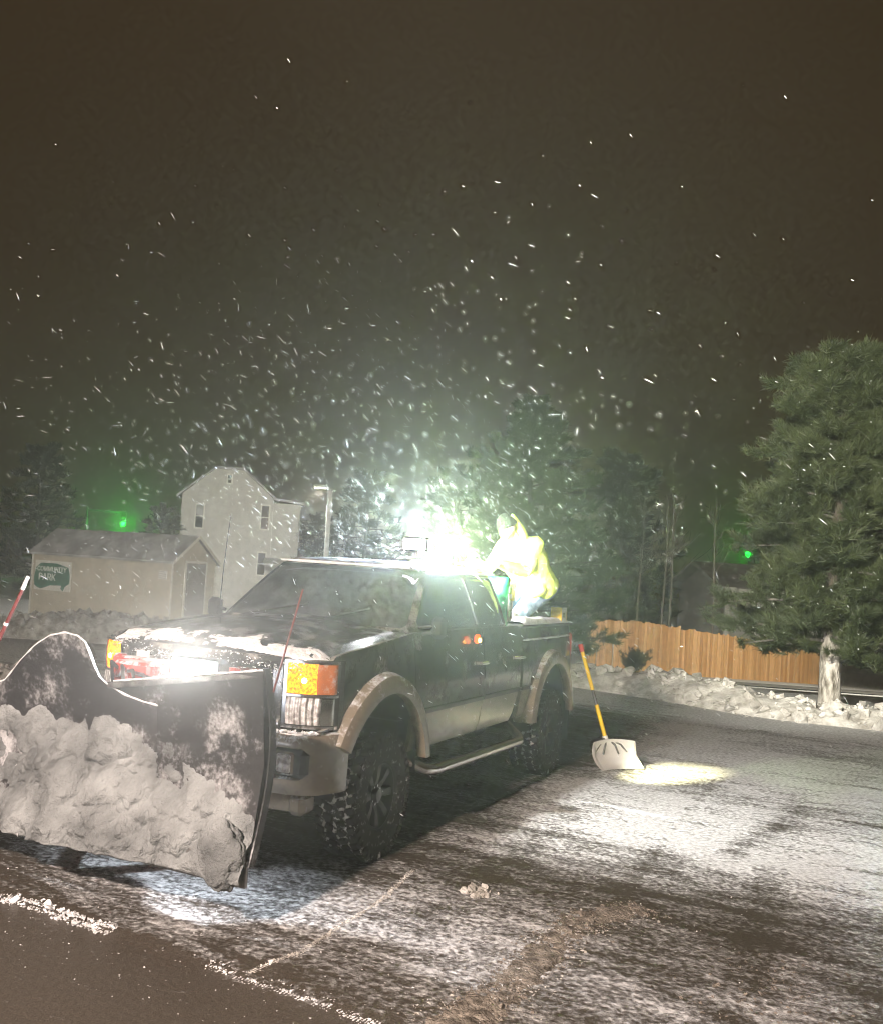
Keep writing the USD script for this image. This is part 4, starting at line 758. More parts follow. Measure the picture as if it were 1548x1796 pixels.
# frame, axles
obj('chassis', [bx((-2.1, s*.42, .62), (5.9, .09, .17)) for s in (-1, 1)] + [bx((x, 0, .62), (.12, .84, .12)) for x in (.6, -.9, -2.4, -3.4, -4.7)], PLASTIC, truck, smooth=False)
obj('engine_underside', bx((.1, 0, .72), (1.0, .7, .45), .08), PLASTIC, truck)
for x in (.05, -4.05): obj('axle', [cyl((x, -.8, .45), (x, .8, .45), .055), ball((x, .15, .45), .17, 2)], STEEL, truck)
# wheels
def tyre_parts():
    prof = [(.235, -.12), (.25, -.145), (.33, -.158), (.40, -.150), (.435, -.125), (.438, -.08), (.438, .08), (.435, .125), (.40, .150), (.33, .158), (.25, .145), (.235, .12)]
    ty = revolve(prof, n=56, caps=False); tr = []; n = 40
    for k in range(n):
        for j, (o, w, l, rr) in enumerate(((-.122, .062, .046, .441), (-.045, .06, .044, .446), (.045, .06, .044, .446), (.122, .062, .046, .441))):
            a = 2*math.pi*(k + (.5 if j % 2 else 0))/n; b = bx((0, 0, 0), (l, w, .030), .006, rz=.35*(-1 if j < 2 else 1)); b.apply_translation((0, o, rr)); b.apply_transform(trimesh.transformations.rotation_matrix(a, [0, 1, 0])); tr.append(b)
    for k in range(n):
        for o in (-1, 1): b = bx((0, 0, 0), (.034, .016, .05), .005); b.apply_translation((0, o*.152, .412)); b.apply_transform(trimesh.transformations.rotation_matrix(2*math.pi*k/n, [0, 1, 0])); tr.append(b)
    rim = revolve([(.235, -.11), (.242, .125), (.225, .13), (.215, .10), (.205, .02), (.20, -.11)], n=44); sp = []
    for k in range(8):
        a = 2*math.pi*k/8; q = loft([np.array([(r*1.0, yy, w_) for yy, w_ in ((y, -w), (y+.03, -w*.7), (y+.03, w*.7), (y, w))]) for r, w, y in ((.05, .040, .055), (.12, .030, .075), (.222, .042, .085))])
        q.apply_transform(trimesh.transformations.rotation_matrix(a, [0, 1, 0])); sp.append(q)
    hub = [revolve([(.085, .03), (.085, .07), (.055, .10), (.045, .12), (.0, .122)], n=24)]
    nuts = [cyl((.065*math.cos(a), .07, .065*math.sin(a)), (.065*math.cos(a), .10, .065*math.sin(a)), .010, n=6) for a in np.arange(8)*math.pi/4+.2]
    return ty, tr, rim, sp, hub, nuts
TYP = tyre_parts(); PACKED = mat('packed_tread', {'tc': ('texture_coordinate', {}), 'n': ('noise_texture', {'scale': 30.0, 'detail': 3.0}), 'r': ('rgb_ramp', {'ramp': [(.46, (.02, .02, .02)), (.58, (.62, .61, .60))]}), 'p': ('principled_bsdf', {'roughness': .8})},
    [('tc.object', 'n.vector'), ('n.fac', 'r.fac'), ('r.color', 'p.base_color')], surface='p.BSDF')
for x in (.05, -4.05):
    for s in (1, -1):
        w = UsdGeom.Xform.Define(stage, str(truck.GetPath()) + '/' + numbered(str(truck.GetPath()), 'wheel')); w.AddTranslateOp().Set(Gf.Vec3d(x, s*.865, .452)); w.AddRotateZOp().Set(0.0 if s > 0 else 180.0)
        ty, tr, rim, sp_, hub, nuts = TYP
        obj('tyre', ty, TREAD_SNOW, w, smooth=40); obj('tread_snow', revolve([(.4385, -.125), (.4405, -.10), (.4405, .10), (.4385, .125)], n=64, caps=False), PACKED, w, smooth=True); obj('tread_blocks', tr, RUBBER, w, smooth=False, kind='stuff'); obj('rim', [rim], RIM, w, smooth=35)
        for q in sp_: obj('spoke', q, RIM, w, smooth=30)
        obj('hub_cap', hub, RIM, w, smooth=35)
        for q in nuts: obj('lug_nut', q, CHROME, w)
        obj('brake_disc', revolve([(.19, -.04), (.19, -.02), (.0, -.02)], n=30), STEEL, w)
    # steps, mirrors
for s in (1, -1):
    obj('step_bar', tube([(-.62, s*.86, .60), (-.70, s*1.0, .535), (-.80, s*1.045, .52), (-2.90, s*1.045, .50), (-2.98, s*1.02, .52), (-3.02, s*.88, .62)], .042, 12), CHROME, truck)
    mr = obj('door_mirror', bx((-.72, s*1.05, 1.62), (.09, .13, .17), .035), PLASTIC, truck); obj('mirror_arm', [tube([(-.66, s*.90, 1.56+dz), (-.70, s*1.02, 1.58+dz)], .014, 8) for dz in (0, .05)], PLASTIC, mr); obj('mirror_glass', bx((-.767, s*1.05, 1.62), (.008, .10, .13), .003), CHROME, mr)
ml = obj('red_glow', bx((-1.72, 1.0, 1.50), (.07, .035, .075), .012), RED, truck, label='small glowing red spot on the door'); obj('red_glow_core', ball((-1.715, 1.02, 1.49), .020, 2), REDCORE, ml)  # glowing red box and core added on the door
# bed
obj('bed_floor', bx((-3.97, 0, .99), (1.80, 1.70, .04)), BLACK_PAINT, truck); obj('light_gap_filler', bx((-3.06, 0, .93), (.24, 1.84, .03)), PLASTIC, truck); obj('bed_front', bx((-3.09, 0, 1.27), (.04, 1.84, .56)), BLACK_PAINT, truck)  # filler added to block lamp light between cab and bed
for s in (1, -1):
    obj('bed_wall', bx((-3.97, s*.80, 1.27), (1.78, .04, .56)), BLACK_PAINT, truck); obj('bed_rail', bx((-3.98, s*.885, 1.572), (1.80, .17, .035), .012), PLASTIC, truck)
    obj('rail_glare_snow', masked(np.linspace(-4.85, -3.1, 110), np.linspace(s*.885-.085, s*.885+.085, 22), lambda X, Y: 1.588+0*X, lambda X, Y, s=s: (.055+.05*f3(X, Y, 6, 6))*np.clip(1-((Y-s*.885)/.082)**4, 0, 1)*np.interp(X, [-4.85, -4.6, -3.2, -3.1], [.1, .6, 1.0, .4])-.002), SNOW, truck, smooth=True)  # snow on the rail, piled thick to stand in for blown-out glare
    obj('tail_light', bx((-4.875, s*.90, 1.25), (.05, .14, .44), .02), RED_OFF, truck)
    obj('bed_crease_snow', tube([(x, s*(side_y(x, 1.44)+.006), 1.44) for x in np.linspace(-3.12, -4.82, 22)], [.007+.005*abs(math.sin(5.1*k)) for k in range(22)], 6), SNOW, truck)
obj('tailgate', bx((-4.87, 0, 1.25), (.06, 1.64, .58), .015), BLACK_PAINT, truck); obj('rear_bumper', bx((-4.95, 0, .80), (.14, 1.88, .20), .03), CHROME, truck)
obj('mud_flap', bx((-4.76, .86, .50), (.015, .30, .42), .004), PLASTIC, truck); obj('mud_flap', bx((-4.76, -.86, .50), (.015, .30, .42), .004), PLASTIC, truck)
for s, x in ((1, -4.62),): obj('fuel_door', bx((x, .99, 1.30), (.17, .012, .17), .02), BLACK_PAINT, truck)
ant = obj('antenna', tube([(-.30, -.72, 1.58), (-.36, -.74, 2.0), (-.44, -.76, 2.42)], [.006, .004, .003], 6), PLASTIC, truck)
# lamps on the roof
wl = thing('work_light', 'boxy white work light on the driver side roof edge', 'work light', LAMP - np.array([0, 0, .15]), YAW)
obj('bracket', [bx((0, 0, .03), (.12, .10, .03), .008), bx((0, 0, .08), (.03, .03, .10))], STEEL, wl); obj('lamp_body', bx((0, 0, .15), (.10, .24, .12), .02, rz=.0), PLASTIC, wl)
obj('lens', bx((.055, 0, .15), (.012, .20, .09), .004), LED, wl); obj('side_lens', bx((0, .124, .15), (.08, .010, .09), .003), LED, wl)
w2 = thing('work_light', 'added second lamp further back on the roof that carries the glare', 'work light', GLARE - np.array([0, 0, .15]), YAW)
obj('bracket', [bx((0, 0, .02), (.10, .10, .03), .008), bx((-.05, 0, .08), (.02, .04, .12))], STEEL, w2); obj('lamp_body', bx((-.09, 0, .15), (.06, .14, .12), .02), PLASTIC, w2)
bc = thing('beacon', 'small yellow green warning beacon near the rear of the cab roof', 'beacon', T(-2.5, .36, 2.115), YAW)
obj('base', cyl((0, 0, 0), (0, 0, .05), .06), PLASTIC, bc); obj('dome', revolve([(.0, 0), (.05, 0), (.05, .06), (.035, .09), (.0, .10)], n=20).apply_transform(trimesh.transformations.rotation_matrix(math.pi/2, [1, 0, 0])).apply_translation((0, 0, .05)), BEACON, bc)

# ------------------------------------------------------------------ the plow
plow = thing('snow_plow', 'dark steel snow plow with raised curled wing mounted on the truck nose', 'snow plow', (TX, TY, 0), YAW)
def blade_x(f): return 1.93 - .17*np.sin(np.pi*np.clip(f, 0, 1)*.86) + .05*f      # f from bottom to top
Z0 = .39
def wing(y0, y1, top, off, ny=40, nz=22, th=.016):
    ys = np.linspace(y0, y1, ny); F_ = np.linspace(0, 1, nz); A = []
    for t in (0, -th):
        G_ = np.zeros((ny, nz, 3))
        for i, y in enumerate(ys):
            zt = top(y); z = Z0 + (zt-Z0)*F_; f = (z-Z0)/1.06; G_[i] = np.stack([blade_x(f)+(off(y) if callable(off) else off)+t, np.full(nz, y), z], 1)
        A.append(G_)
    R = [np.vstack([A[0][i], A[1][i][::-1]]) for i in range(ny)]; t = loft(R)
    if t.volume < 0: t.invert()
    return t
top_l = lambda y: float(np.interp(y, [-1.35, -1.0, -.87, -.70, -.56, -.42, -.30, -.20, -.14, -.11, -.085, -.06, .0, .11, .22, .33, .45], [1.12, 1.13, 1.17, 1.32, 1.42, 1.50, 1.53, 1.52, 1.49, 1.45, 1.34, 1.28, 1.235, 1.19, 1.165, 1.15, 1.10]))
top_r = lambda y: float(np.interp(y, [-.12, 1.17], [1.24, 1.46]))
def rim_line(top, ys, off, r): return tube([(blade_x((top(y)-Z0)/1.06)+(off(y) if callable(off) else off), y, top(y)+.004) for y in ys], [r*(.7+.6*abs(math.sin(13.7*y)*math.cos(31*y))) for y in ys], 7)
wr = obj('right_hand_wing', wing(-.12, 1.10, top_r, 0), PLOW_STEEL, plow, smooth=40)
wl_ = obj('left_hand_wing', wing(-1.35, .45, top_l, lambda y: float(np.interp(y, [-.05, .28, .40], [.055, .014, -.03])), ny=110), PLOW_STEEL, plow, smooth=40)
obj('top_bar', bx((blade_x(.85)+.02, .53, 1.33), (.05, 1.08, .035), .006, rot=(.170, 0, 0)), STEEL, wr)
obj('edge_snow', rim_line(top_l, np.linspace(-1.3, .44, 150), lambda y: float(np.interp(y, [-.05, .28, .40], [.05, .010, -.03])), .0065), SNOW, wl_); obj('edge_snow', rim_line(top_r, np.linspace(.0, 1.10, 60), .0, .006), SNOW, wr)
obj('end_rib', loft([np.array([(blade_x(f)-.06, 1.095, Z0+1.07*f), (blade_x(f)+.004, 1.095, Z0+1.07*f), (blade_x(f)+.004, 1.110, Z0+1.07*f), (blade_x(f)-.06, 1.110, Z0+1.07*f)]) for f in np.linspace(0, 1, 14)]), PLOW_STEEL, wr)
for s0, s1, p in ((-1.35, -.05, wl_), (-.02, 1.10, wr)): obj('cutting_edge', bx((blade_x(0)+(.055 if s0 < -.5 else 0), (s0+s1)/2, Z0-.04), (.03, s1-s0, .15), .006), STEEL, p)
for y in (-.9, -.45, .35, .75): obj('rib', loft([np.array([(blade_x(f*.7)-.13, y-.012, Z0+f*.74), (blade_x(f*.7)-.03, y-.012, Z0+f*.74), (blade_x(f*.7)-.03, y+.012, Z0+f*.74), (blade_x(f*.7)-.13, y+.012, Z0+f*.74)]) for f in np.linspace(0, 1, 8)]), PLOW_STEEL, plow)
obj('hinge', cyl((1.74, -.05, .40), (1.74, -.05, 1.10), .045), STEEL, plow)
obj('push_frame', [cyl((1.72, -.05, .55), (1.05, s*.45, .62), .045, n=8) for s in (-1, 1)] + [bx((1.05, 0, .62), (.10, 1.1, .12), .01)], RED_PAINT, plow)
obj('light_tower', [bx((1.22, s*.46, 1.0), (.07, .07, .72), .01) for s in (-1, 1)] + [bx((1.22, 0, 1.30), (.10, .99, .10), .012), bx((1.30, -.22, 1.27), (.22, .30, .13), .02)], RED_PAINT, plow)
obj('lift_cylinder', [cyl((1.28, .0, 1.18), (1.62, -.03, .66), .03), cyl((1.28, .12, 1.22), (1.26, .50, 1.30), .05)], CHROME, plow)
for k in range(5):
    a = .04*k; obj('hose', tube([(1.30, -.30-.05*k+a*.3, 1.20+.02*k), (1.46, -.34+.09*k, 1.33-.02*k), (1.58, -.22+.09*k, 1.24-.012*k), (1.70, -.05+.06*k, 1.02)], .012, 7), STEEL if k % 2 else PLASTIC, plow)
lp = obj('plow_lamp', bx((1.62, .48, 1.375), (.12, .36, .14), .02), PLASTIC, plow, label='blinding white lamp just above the blade edge'); obj('lens', bx((1.685, .48, 1.378), (.012, .33, .115), .004), LED2, lp); obj('lamp_stalk', cyl((1.56, .48, 1.30), (1.24, .44, 1.30), .02), STEEL, lp)
for y, z0, z1, tilt, lab in ((1.17, 1.34, 1.91, .13, 'thin dark red marker stick at the outer blade end'), (-.98, 1.30, 1.84, .26, 'red marker stick with a pale tip at the frame edge')):
    q = obj('marker_stick', cyl((1.9, y, z0), (1.88, y+tilt, z1), .0065 if y > 0 else .014, .005 if y > 0 else .010, 8), STICK, plow, label=lab)
    if y < 0: obj('reflector_band', [cyl((1.8853, y+tilt*.86, z0+.86*(z1-z0)), (1.88, y+tilt*1.005, z1+.01), .0125, n=8), cyl((1.8945, y+tilt*.42, z0+.42*(z1-z0)), (1.8938, y+tilt*.45, z0+.45*(z1-z0)), .0155, n=8)], WHITE_PAINT, q)
# snow packed on the blade
def pack(y0, y1, off, topf, seed, ny=330, nz=130):
    Y, Fz = np.meshgrid(np.linspace(y0, y1, ny), np.linspace(0, 1, nz), indexing='ij'); Z = Z0 - .09 + (1.07)*Fz
    edge = topf(Y); n1 = f3(Y, Z, 2.6, seed, 4)-.5; n2 = f3(Y+7, Z, 8.5, seed+1, 4)-.5; n3 = f3(Y, Z+3, 30, seed+2, 3)-.5
    rid = 1-np.abs(2*f3(Y*1.0, Z*1.0, 4.6, seed+5, 3)-1)*2.2
    k = sstep(.06, -.20, Z - edge - .34*n1 - .12*n2); lowb = 1-.50*sstep(.0, .7, (Z-Z0)/.8)
    t = k*(.105*lowb*(1+2.1*n1+1.5*n2) - .045*np.clip(rid, 0, 1)**3 + .020*n3) - .014; t = np.where(Fz <= 0, np.minimum(t, .05), t)
    X = blade_x(np.clip((Z-Z0)/1.06, 0, 1)) + off(Y) + np.maximum(t, -.006)
    ok = t > -.003; i = np.arange(ny*nz).reshape(ny, nz); q = np.stack([i[:-1, :-1], i[1:, :-1], i[1:, 1:], i[:-1, 1:]], -1).reshape(-1, 4); q = q[ok.ravel()[q].any(1)]
    m_ = trimesh.Trimesh(np.stack([X, Y, Z], -1).reshape(-1, 3), np.vstack([q[:, [0, 1, 2]], q[:, [0, 2, 3]]]), process=False); m_.remove_unreferenced_vertices(); return m_
ps = thing('packed_snow', 'thick grey packed snow stuck across the front of the plow blade', 'snow', (TX, TY, 0), YAW)
WOFF = lambda y: np.interp(y, [-.05, .30, .45], [.055, .018, .0])
obj('snow_mass', pack(-1.34, 1.10, lambda Y: WOFF(Y)+.003, lambda Y: np.interp(Y, [-1.35, -.9, -.5, -.2, .1, .3, .5, .75, .95, 1.05, 1.165], [1.16, 1.15, 1.12, 1.05, .98, .93, .86, .84, .78, .70, .45]), 51), SNOW_PACK, ps, smooth=True)
m_ = lump(4, 4, .30); v = m_.vertices; m_.vertices = v*(1+.22*(meshkit.fbm(v*5, 3, 3)-.5))[:, None]; m_.apply_scale((.09, .14, .20)); m_.apply_translation((1.965, .95, .44)); obj('snow_lump', m_, SNOW_PACK, ps, smooth=True)

# ------------------------------------------------------------------ things on and beside the truck
def shovel():
    top = T(-4.98, 1.07, 1.26); bot = T(-5.10, 1.42, .10); d = bot-top; t = thing('snow_shovel', 'yellow handled snow shovel leaning on the tailgate with its wide blade down', 'shovel', np.array([bot[0], bot[1], 0]), 0)
    o = np.array([bot[0], bot[1], 0]); P = lambda f: top + d*f - o; u, w, n_ = np.array([.88, .47, 0]), None, None
    h_ = obj('handle', [cyl(P(.0), P(.36), .021), cyl(P(.50), P(.80), .023)], YELLOW, t); obj('grip_end', cyl(P(-.07), P(.0), .026), plain('red_rubber', (.45, .03, .02), .6), h_); obj('bare_shaft', cyl(P(.36), P(.50), .017), CHROME, t); obj('collar', cyl(P(.79), P(.83), .030), WHITE_PAINT, t)
    c = P(.96); fw = np.cross([0, 0, 1.0], u); fw = fw/np.linalg.norm(fw)
    if (fw @ (np.array([0, 0, 0]) - np.array([*bot[:2], 0]))) < 0: fw = -fw
    obj('yoke', [tube([P(.81), c + u*k*.16 + np.array([0, 0, .10]), c + u*k*.26 + fw*.02 + np.array([0, 0, .0])], [.016, .012, .010], 8) for k in (-1, -.45, .45, 1)], STEEL, t)
    R = []
    for a in np.linspace(-.31, .31, 15):
        k = []
        for b in np.linspace(0, 1, 9): k.append(u*a + fw*(.16*b - .20*(1-b)*b*1.6 + .05*(a/.31)**2) + np.array([0, 0, .012 + .30*(1-b)**1.25 - .02*(a/.31)**2*(1-b)]))
        k = np.array(k); R.append(np.vstack([k, k[::-1] - fw*.008]))
    bl = loft(R); bl.apply_translation(np.array([0, 0, 0])); obj('blade', bl, WHITE_PAINT, t, smooth=50)
shovel()
bxo = T(-4.55, .90, 1.60); t = thing('yellow_box', 'small yellow and white box left open on the bed rail', 'box', bxo, YAW)
obj('side', [bx((0, .055, .075), (.20, .008, .15)), bx((0, -.055, .075), (.20, .008, .15))], WHITE_PAINT, t, smooth=False); obj('bottom', bx((0, 0, .004), (.19, .10, .008)), WHITE_PAINT, t, smooth=False)
obj('end', bx((.10, 0, .075), (.008, .12, .15)), YELLOW, t, smooth=False); obj('end', bx((-.10, 0, .055), (.008, .12, .11)), YELLOW, t, smooth=False); obj('flap', bx((.135, 0, .10), (.06, .09, .006), rot=(0, .6, 0)), YELLOW, t, smooth=False); obj('dark_opening', bx((.02, .061, .07), (.07, .004, .05)), PLASTIC, t, smooth=False)
# the green sack and a pale bottle behind the cab
gb = T(-3.24, .60, 1.01); t = thing('green_sack', 'green sack with white lettering standing behind the cab', 'sack', gb, YAW)
sk = loft([np.stack([np.array([.09*k*math.copysign(abs(math.cos(a))**.6, math.cos(a)) for a in np.linspace(0, 6.283, 29)[:-1]]), np.array([w*math.copysign(abs(math.sin(a))**.5, math.sin(a)) for a in np.linspace(0, 6.283, 29)[:-1]]), np.full(28, z)], 1) for z, k, w in ((0, .8, .13), (.08, 1.1, .15), (.4, 1.15, .155), (.75, 1.0, .15), (.95, .6, .145), (1.03, .12, .14))])
obj('bag', sk, GREEN_BAG, t, smooth=50)
le = meshkit.text_mesh('E', .26, .006, True); v = le.vertices; le.vertices = np.stack([-(v[:, 0]-.09), .156+v[:, 2]+0*v[:, 0], v[:, 1]+.60], 1)*[.6, 1, 1]; obj('lettering', le, WHITE_PAINT, t, smooth=False)
bt = T(-3.40, .70, 1.01); t = thing('tool_handle', 'pale yellow tool handle upright between the sack and the man', 'tool', bt, YAW)
obj('shaft', cyl((0, 0, 0), (0, .03, .80), .016), TRIM, t); obj('grip', tube([(0, .03, .80), (0, .035, .9), (0, .04, 1.02)], [.028, .034, .026], 10), plain('pale_yellow', (.70, .62, .22), .5), t)
# ------------------------------------------------------------------ the man standing in the bed, bent over the cab roof
FO = np.array([-3.95, .72, 1.02])
man_ = thing('person', 'person in a hi-vis jacket and dark knit hat leaning over the cab roof', 'person', T(*FO[:2], FO[2]), YAW)
fw_ = np.array([.97, -.24, 0]); lat = np.array([.24, .97, 0])
def chain(pts, seg=14):
    hs = []
    for (p, r), (q, s) in zip(pts, pts[1:]):
        hs.append(Manifold.batch_hull([Manifold.sphere(r, seg).translate(tuple(map(float, p))), Manifold.sphere(s, seg).translate(tuple(map(float, q)))]))
    return hs
def blend(parts, edge, it, off=True):
    m_ = Manifold.batch_boolean(parts, m3.OpType.Add).refine_to_length(edge); t = tm(m_); t.merge_vertices(); trimesh.smoothing.filter_taubin(t, .55, -.56, iterations=it)
    t.vertices = t.vertices - FO; return t
A3 = lambda *p: np.array(p, float)
PEL, WA, CH, NK, HD = A3(-4.02, .80, 1.97), A3(-3.83, .775, 2.12), A3(-3.60, .735, 2.32), A3(-3.42, .70, 2.45), A3(-3.275, .68, 2.545)
SH = {s: CH + lat*.17*s + A3(.03, 0, .07) for s in (1, -1)}; EL = {1: A3(-3.50, .83, 2.12), -1: A3(-3.45, .45, 2.12)}
WR = {1: A3(-3.14, .68, 2.165), -1: A3(-3.12, .34, 2.165)}; HP = {s: PEL + lat*.10*s for s in (1, -1)}
KN = {1: A3(-3.64, .70, 1.62), -1: A3(-3.60, .42, 1.60)}; AN = {1: A3(-3.92, .66, 1.13), -1: A3(-3.86, .38, 1.13)}
def hand(s):
    w = WR[s]; d = A3(.99, -.08, -.05); d /= np.linalg.norm(d); side = np.cross([0, 0, 1.0], d); u = np.cross(d, side); out = []
    palm = [w + d*.085 + side*k*.030 - u*.005 for k in (-1, 0, 1)]
    out.append(Manifold.batch_hull([Manifold.sphere(.020, 12).translate(tuple(w + d*.015)), *[Manifold.sphere(.0145, 12).translate(tuple(p)) for p in palm]]))
    for k, (o, L) in enumerate(((-.031, .062), (-.011, .074), (.010, .080), (.030, .070))):
        b = w + d*.086 - side*o*1.0*s - u*.004; e = d*.96 - side*o*1.4*s; e /= np.linalg.norm(e)
        p1 = b + e*L*.45 + u*.004; p2 = p1 + (e*.9 - u*.42)*L*.34; p3 = p2 + (e*.7 - u*.7)*L*.26; out += chain([(b, .0098), (p1, .0092), (p2, .0085), (p3, .0075)], 10)
    b = w + d*.035 - side*.024*s*-1*(-1); p1 = b + (d*.6 - side*.75*s)*.042; p2 = p1 + (d*.85 - side*.35*s - u*.2)*.034; out += chain([(b, .014), (p1, .011), (p2, .009)], 10)
    return out
head = [Manifold.sphere(1, 32).scale((.094, .078, .112)).translate((0, 0, .01)), *chain([((.045, 0, -.04), .058), ((.058, 0, -.088), .030)]), *chain([((.088, 0, .012), .009), ((.112, 0, -.030), .014)], 10),
        *chain([((.082, .022, -.066), .010), ((.088, 0, -.064), .012), ((.082, -.022, -.066), .010)], 10), *[Manifold.sphere(1, 14).scale((.020, .010, .033)).translate((-.008, s*.080, -.01)) for s in (1, -1)],
        *[Manifold.sphere(.016, 12).translate((.078, s*.032, .020)) for s in (1, -1)]]
yaw_h = math.atan2(fw_[1], fw_[0])
head = [h.rotate((0, 28, math.degrees(yaw_h)-14)).translate(tuple(HD)) for h in head]
body = head + chain([(HD - A3(.03, 0, .04), .062), (NK, .062), (CH, .12)])
body += chain([(CH + lat*.07, .12), (WA + lat*.05, .12), (PEL + lat*.05, .13)]) + chain([(CH - lat*.07, .12), (WA - lat*.05, .12), (PEL - lat*.05, .13)])
for s in (1, -1):
    body += chain([(CH, .10), (SH[s], .062), (EL[s], .045), (WR[s], .027)]) + hand(s)
    body += chain([(HP[s], .10), (KN[s], .060), (AN[s], .042), (AN[s] + A3(.14, 0, -.06), .035)])
obj('body', blend(body, .010, 8), SKIN, man_, smooth=True)
for s in (1, -1):
    e = HD + trimesh.transformations.euler_matrix(0, math.radians(28), yaw_h-math.radians(14))[:3, :3] @ A3(.088, s*.032, .018); obj('eye', ball(e - FO, .0085, 2), PLASTIC, man_, smooth=True)
jk = []
hemL = [(PEL + lat*.12 + A3(.10, 0, -.03), .115), (PEL - lat*.12 + A3(.10, 0, -.03), .115), (PEL + lat*.13 + A3(-.10, 0, .02), .10), (PEL - lat*.13 + A3(-.10, 0, .02), .10)]
for k in (.105, -.105):
    jk += chain([(NK + lat*k*.6 - A3(.05, 0, .05), .095), (CH + lat*k - A3(.03, 0, .0), .145), (WA + lat*k + A3(.0, 0, -.015), .142), (PEL + lat*k + A3(.03, 0, .01), .14)])
jk += chain([(CH + lat*.105, .145), (CH - lat*.105, .145)]) + chain([(WA + lat*.1, .142), (WA - lat*.1, .142)]) + chain([hemL[0], hemL[1]]) + chain([hemL[2], hemL[3]]) + chain([hemL[0], hemL[2]]) + chain([hemL[1], hemL[3]])
jk += chain([hemL[2], (A3(-4.24, .90, 1.945), .03)]) + chain([(PEL + lat*.12 + A3(.25, 0, -.03), .07), (A3(-3.68, .84, 1.86), .04)]) + chain([(NK, .085), (NK + A3(.02, 0, .02), .085)])
for s in (1, -1): jk += chain([(SH[s] - A3(.02, 0, 0), .10), (SH[s], .09), (EL[s], .070), (WR[s] - fw_*.03, .055), (WR[s] - fw_*.005, .050)])
J = blend(jk, .022, 10); v = J.vertices; n_ = J.vertex_normals; J.vertices = v + n_*((meshkit.fbm(v*[7, 7, 12], 3, 5)-.5)*.035)[:, None]
obj('jacket', J, JACKET, man_, smooth=True)
HOOD = blend(chain([(NK + lat*.09 - A3(.05, 0, -.02), .06), (A3(-3.40, .76, 2.56), .05), (A3(-3.245, .745, 2.672), .012)]) + chain([(NK - lat*.09 - A3(.05, 0, -.02), .06), (A3(-3.40, .66, 2.56), .05), (A3(-3.245, .735, 2.672), .012)]) + [Manifold.batch_hull([Manifold.sphere(.06, 12).translate(tuple(NK + lat*.09 - A3(.07, 0, -.02))), Manifold.sphere(.06, 12).translate(tuple(NK - lat*.09 - A3(.07, 0, -.02))), Manifold.sphere(.05, 12).translate((-3.42, .76, 2.56)), Manifold.sphere(.05, 12).translate((-3.42, .66, 2.56))])], .012, 4)
obj('hood', HOOD, JACKET, man_, smooth=True)
hat = Manifold.sphere(1, 36).scale((.112, .096, .128)).translate((-.012, 0, .022)) ^ Manifold.cube((.4, .4, .3), True).translate((0, 0, .172)); brim = Manifold.cylinder(.045, 1, 1, 36, True).scale((.113, .098, 1)).translate((-.012, 0, .035))
hat = (hat + brim).rotate((0, 28, math.degrees(yaw_h)-14)).translate(tuple(HD)); obj('knit_hat', blend([hat], .012, 4), KNIT, man_, smooth=True)
je = []
for s in (1, -1): je += chain([(HP[s] + A3(.0, 0, -.0), .135), (KN[s]*.5 + HP[s]*.5 + A3(-.02, 0, .01), .105), (KN[s], .082), (AN[s]*.6+KN[s]*.4, .072), (AN[s] + A3(0, 0, .02), .066)])
je += chain([(HP[1], .14), (HP[-1], .14)]) + chain([(HP[1] + A3(-.06, 0, -.01), .12), (HP[-1] + A3(-.06, 0, -.01), .12)])
J = blend(je, .018, 8); v = J.vertices; J.vertices = v + J.vertex_normals*((meshkit.fbm(v*[16, 16, 9], 3, 8)-.5)*.028)[:, None]; obj('jeans', J, JEANS, man_, smooth=True)
for s in (1, -1):
    obj('knee_pad', blend([Manifold.sphere(1, 20).scale((.045, .070, .075)).rotate((0, 25, 0)).translate(tuple(KN[s] + A3(.058, 0, .0)))], .012, 2), BOOT, man_, smooth=True)
    obj('boot', blend(chain([(AN[s] + A3(0, 0, .06), .062), (AN[s] + A3(.0, 0, -.05), .058), (AN[s] + A3(.16, 0, -.065), .045)]) + chain([(AN[s] + A3(-.03, 0, -.065), .045), (AN[s] + A3(.16, 0, -.068), .043)]), .014, 4), BOOT, man_, smooth=True)

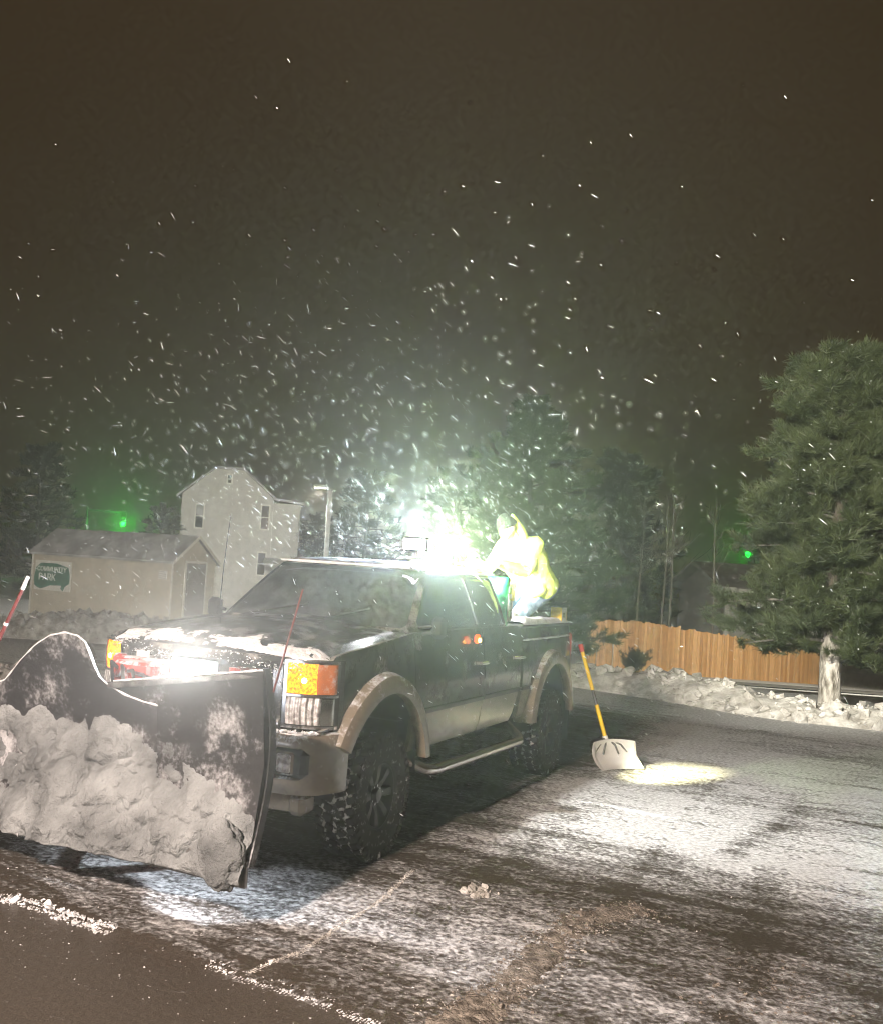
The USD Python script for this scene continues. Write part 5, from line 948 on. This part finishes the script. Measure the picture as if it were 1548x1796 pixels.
# ------------------------------------------------------------------ falling snow
FL = mat('snowflake', {'p': ('principled_bsdf', {'base_color': (.9, .91, .93), 'roughness': .6}), 't': ('translucent_bsdf', {'color': (.9, .91, .93)}), 'x': ('mix_closure', {'fac': .45})}, [('p.BSDF', 'x.closure1'), ('t.BSDF', 'x.closure2')], surface='x.closure')
def snowfall():
    r_ = np.random.default_rng(99); c = LAMP
    P = [c + r_.normal(0, 1, (1900, 3))*[1.25, 1.6, .95] + [-.35, 0, .45], c + r_.normal(0, 1, (520, 3))*[.5, .7, .35] + [0, 0, .12],
         np.stack([r_.uniform(-6, 6, 240), r_.uniform(5, 16, 240), r_.uniform(.2, 5.0, 240)], 1), np.stack([r_.uniform(-5, 0, 700), r_.uniform(5.5, 14, 700), r_.uniform(1.2, 3.8, 700)], 1), np.stack([r_.uniform(0, 6, 320), r_.uniform(9, 18, 320), r_.uniform(.3, 3.4, 320)], 1)]
    P = np.vstack(P); tx_ = (P[:, 0]-TX)*CY + (P[:, 1]-TY)*SY; ty_ = -(P[:, 0]-TX)*SY + (P[:, 1]-TY)*CY
    ok = (P[:, 2] > .1) & (P[:, 1] > 4.2) & ~((np.abs(ty_) < 1.15) & (tx_ > -5.1) & (tx_ < 2.1) & (P[:, 2] < 1.65)) & ~((np.abs(ty_) < .95) & (tx_ > -3.1) & (tx_ < -.3) & (P[:, 2] < 2.16)); P = P[ok]; n = len(P)
    D = np.array([.62, -.25, -.62]) + r_.normal(0, .30, (n, 3)); D[P[:, 0] < -2] += [.25, 0, .35]; D /= np.linalg.norm(D, axis=1, keepdims=True)
    dist = np.linalg.norm(P-[0, 0, EYE], axis=1); L = np.minimum(.0125*np.exp(r_.normal(0, .7, n)), .046)*np.clip(dist/8, .5, 1.2); Wd = np.minimum(.0018*np.exp(r_.normal(0, .48, n)), .0046)*np.clip(dist/8, .55, 1.4)
    A = np.cross(D, [0.3, .9, .1]); A /= np.linalg.norm(A, axis=1, keepdims=True); B = np.cross(D, A)
    V = np.stack([P-D*L[:, None], P-D*(L*.35)[:, None]+A*Wd[:, None], P-D*(L*.35)[:, None]-A*(Wd*.5)[:, None]+B*(Wd*.87)[:, None], P-D*(L*.35)[:, None]-A*(Wd*.5)[:, None]-B*(Wd*.87)[:, None],
                  P+D*(L*.45)[:, None]+A*(Wd*.8)[:, None], P+D*(L*.45)[:, None]-A*(Wd*.4)[:, None]+B*(Wd*.7)[:, None], P+D*(L*.45)[:, None]-A*(Wd*.4)[:, None]-B*(Wd*.7)[:, None], P+D*L[:, None]], 1).reshape(-1, 3)
    f = np.array([(0, 1, 2), (0, 2, 3), (0, 3, 1), (1, 4, 5), (1, 5, 2), (2, 5, 6), (2, 6, 3), (3, 6, 4), (3, 4, 1), (7, 5, 4), (7, 6, 5), (7, 4, 6)])
    F = (f[None] + 8*np.arange(n)[:, None, None]).reshape(-1, 3)
    obj('snowfall', trimesh.Trimesh(V, F, process=False), FL, smooth=True, kind='stuff', label='wind blown snowflakes filling the air around the truck', cat='snow')
snowfall()
# ------------------------------------------------------------------ the snowy air
HZ = mat('snowy_air', {'v': ('principled_volume', {'color': (.95, .89, .79), 'density': HAZE, 'anisotropy': .80})}, volume='v.volume')  # air tinted warm to stand in for sodium glow
hz = bx((0, 60, 7.0), (880, 880, 22.0)); obj('haze', hz, HZ, kind='stuff', smooth=False, label='pale snowy air hanging over the whole lot', cat='haze')

# alike things carry the name of their set
for base_, set_ in (('woods_tree', 'dark conifers in the woods'), ('bare_tree', 'pale bare trees behind the fence'), ('street_lamp', 'lamp posts around the lot'), ('traffic_signal', 'green traffic signals'), ('snow_bank', 'banks of plowed snow'), ('work_light', 'work lights on the truck roof'), ('stake', 'thin stakes near the snow bank')):
    for p_ in stage.GetPrimAtPath('/World').GetChildren():
        if p_.GetName().startswith(base_): p_.SetCustomDataByKey('group', set_)
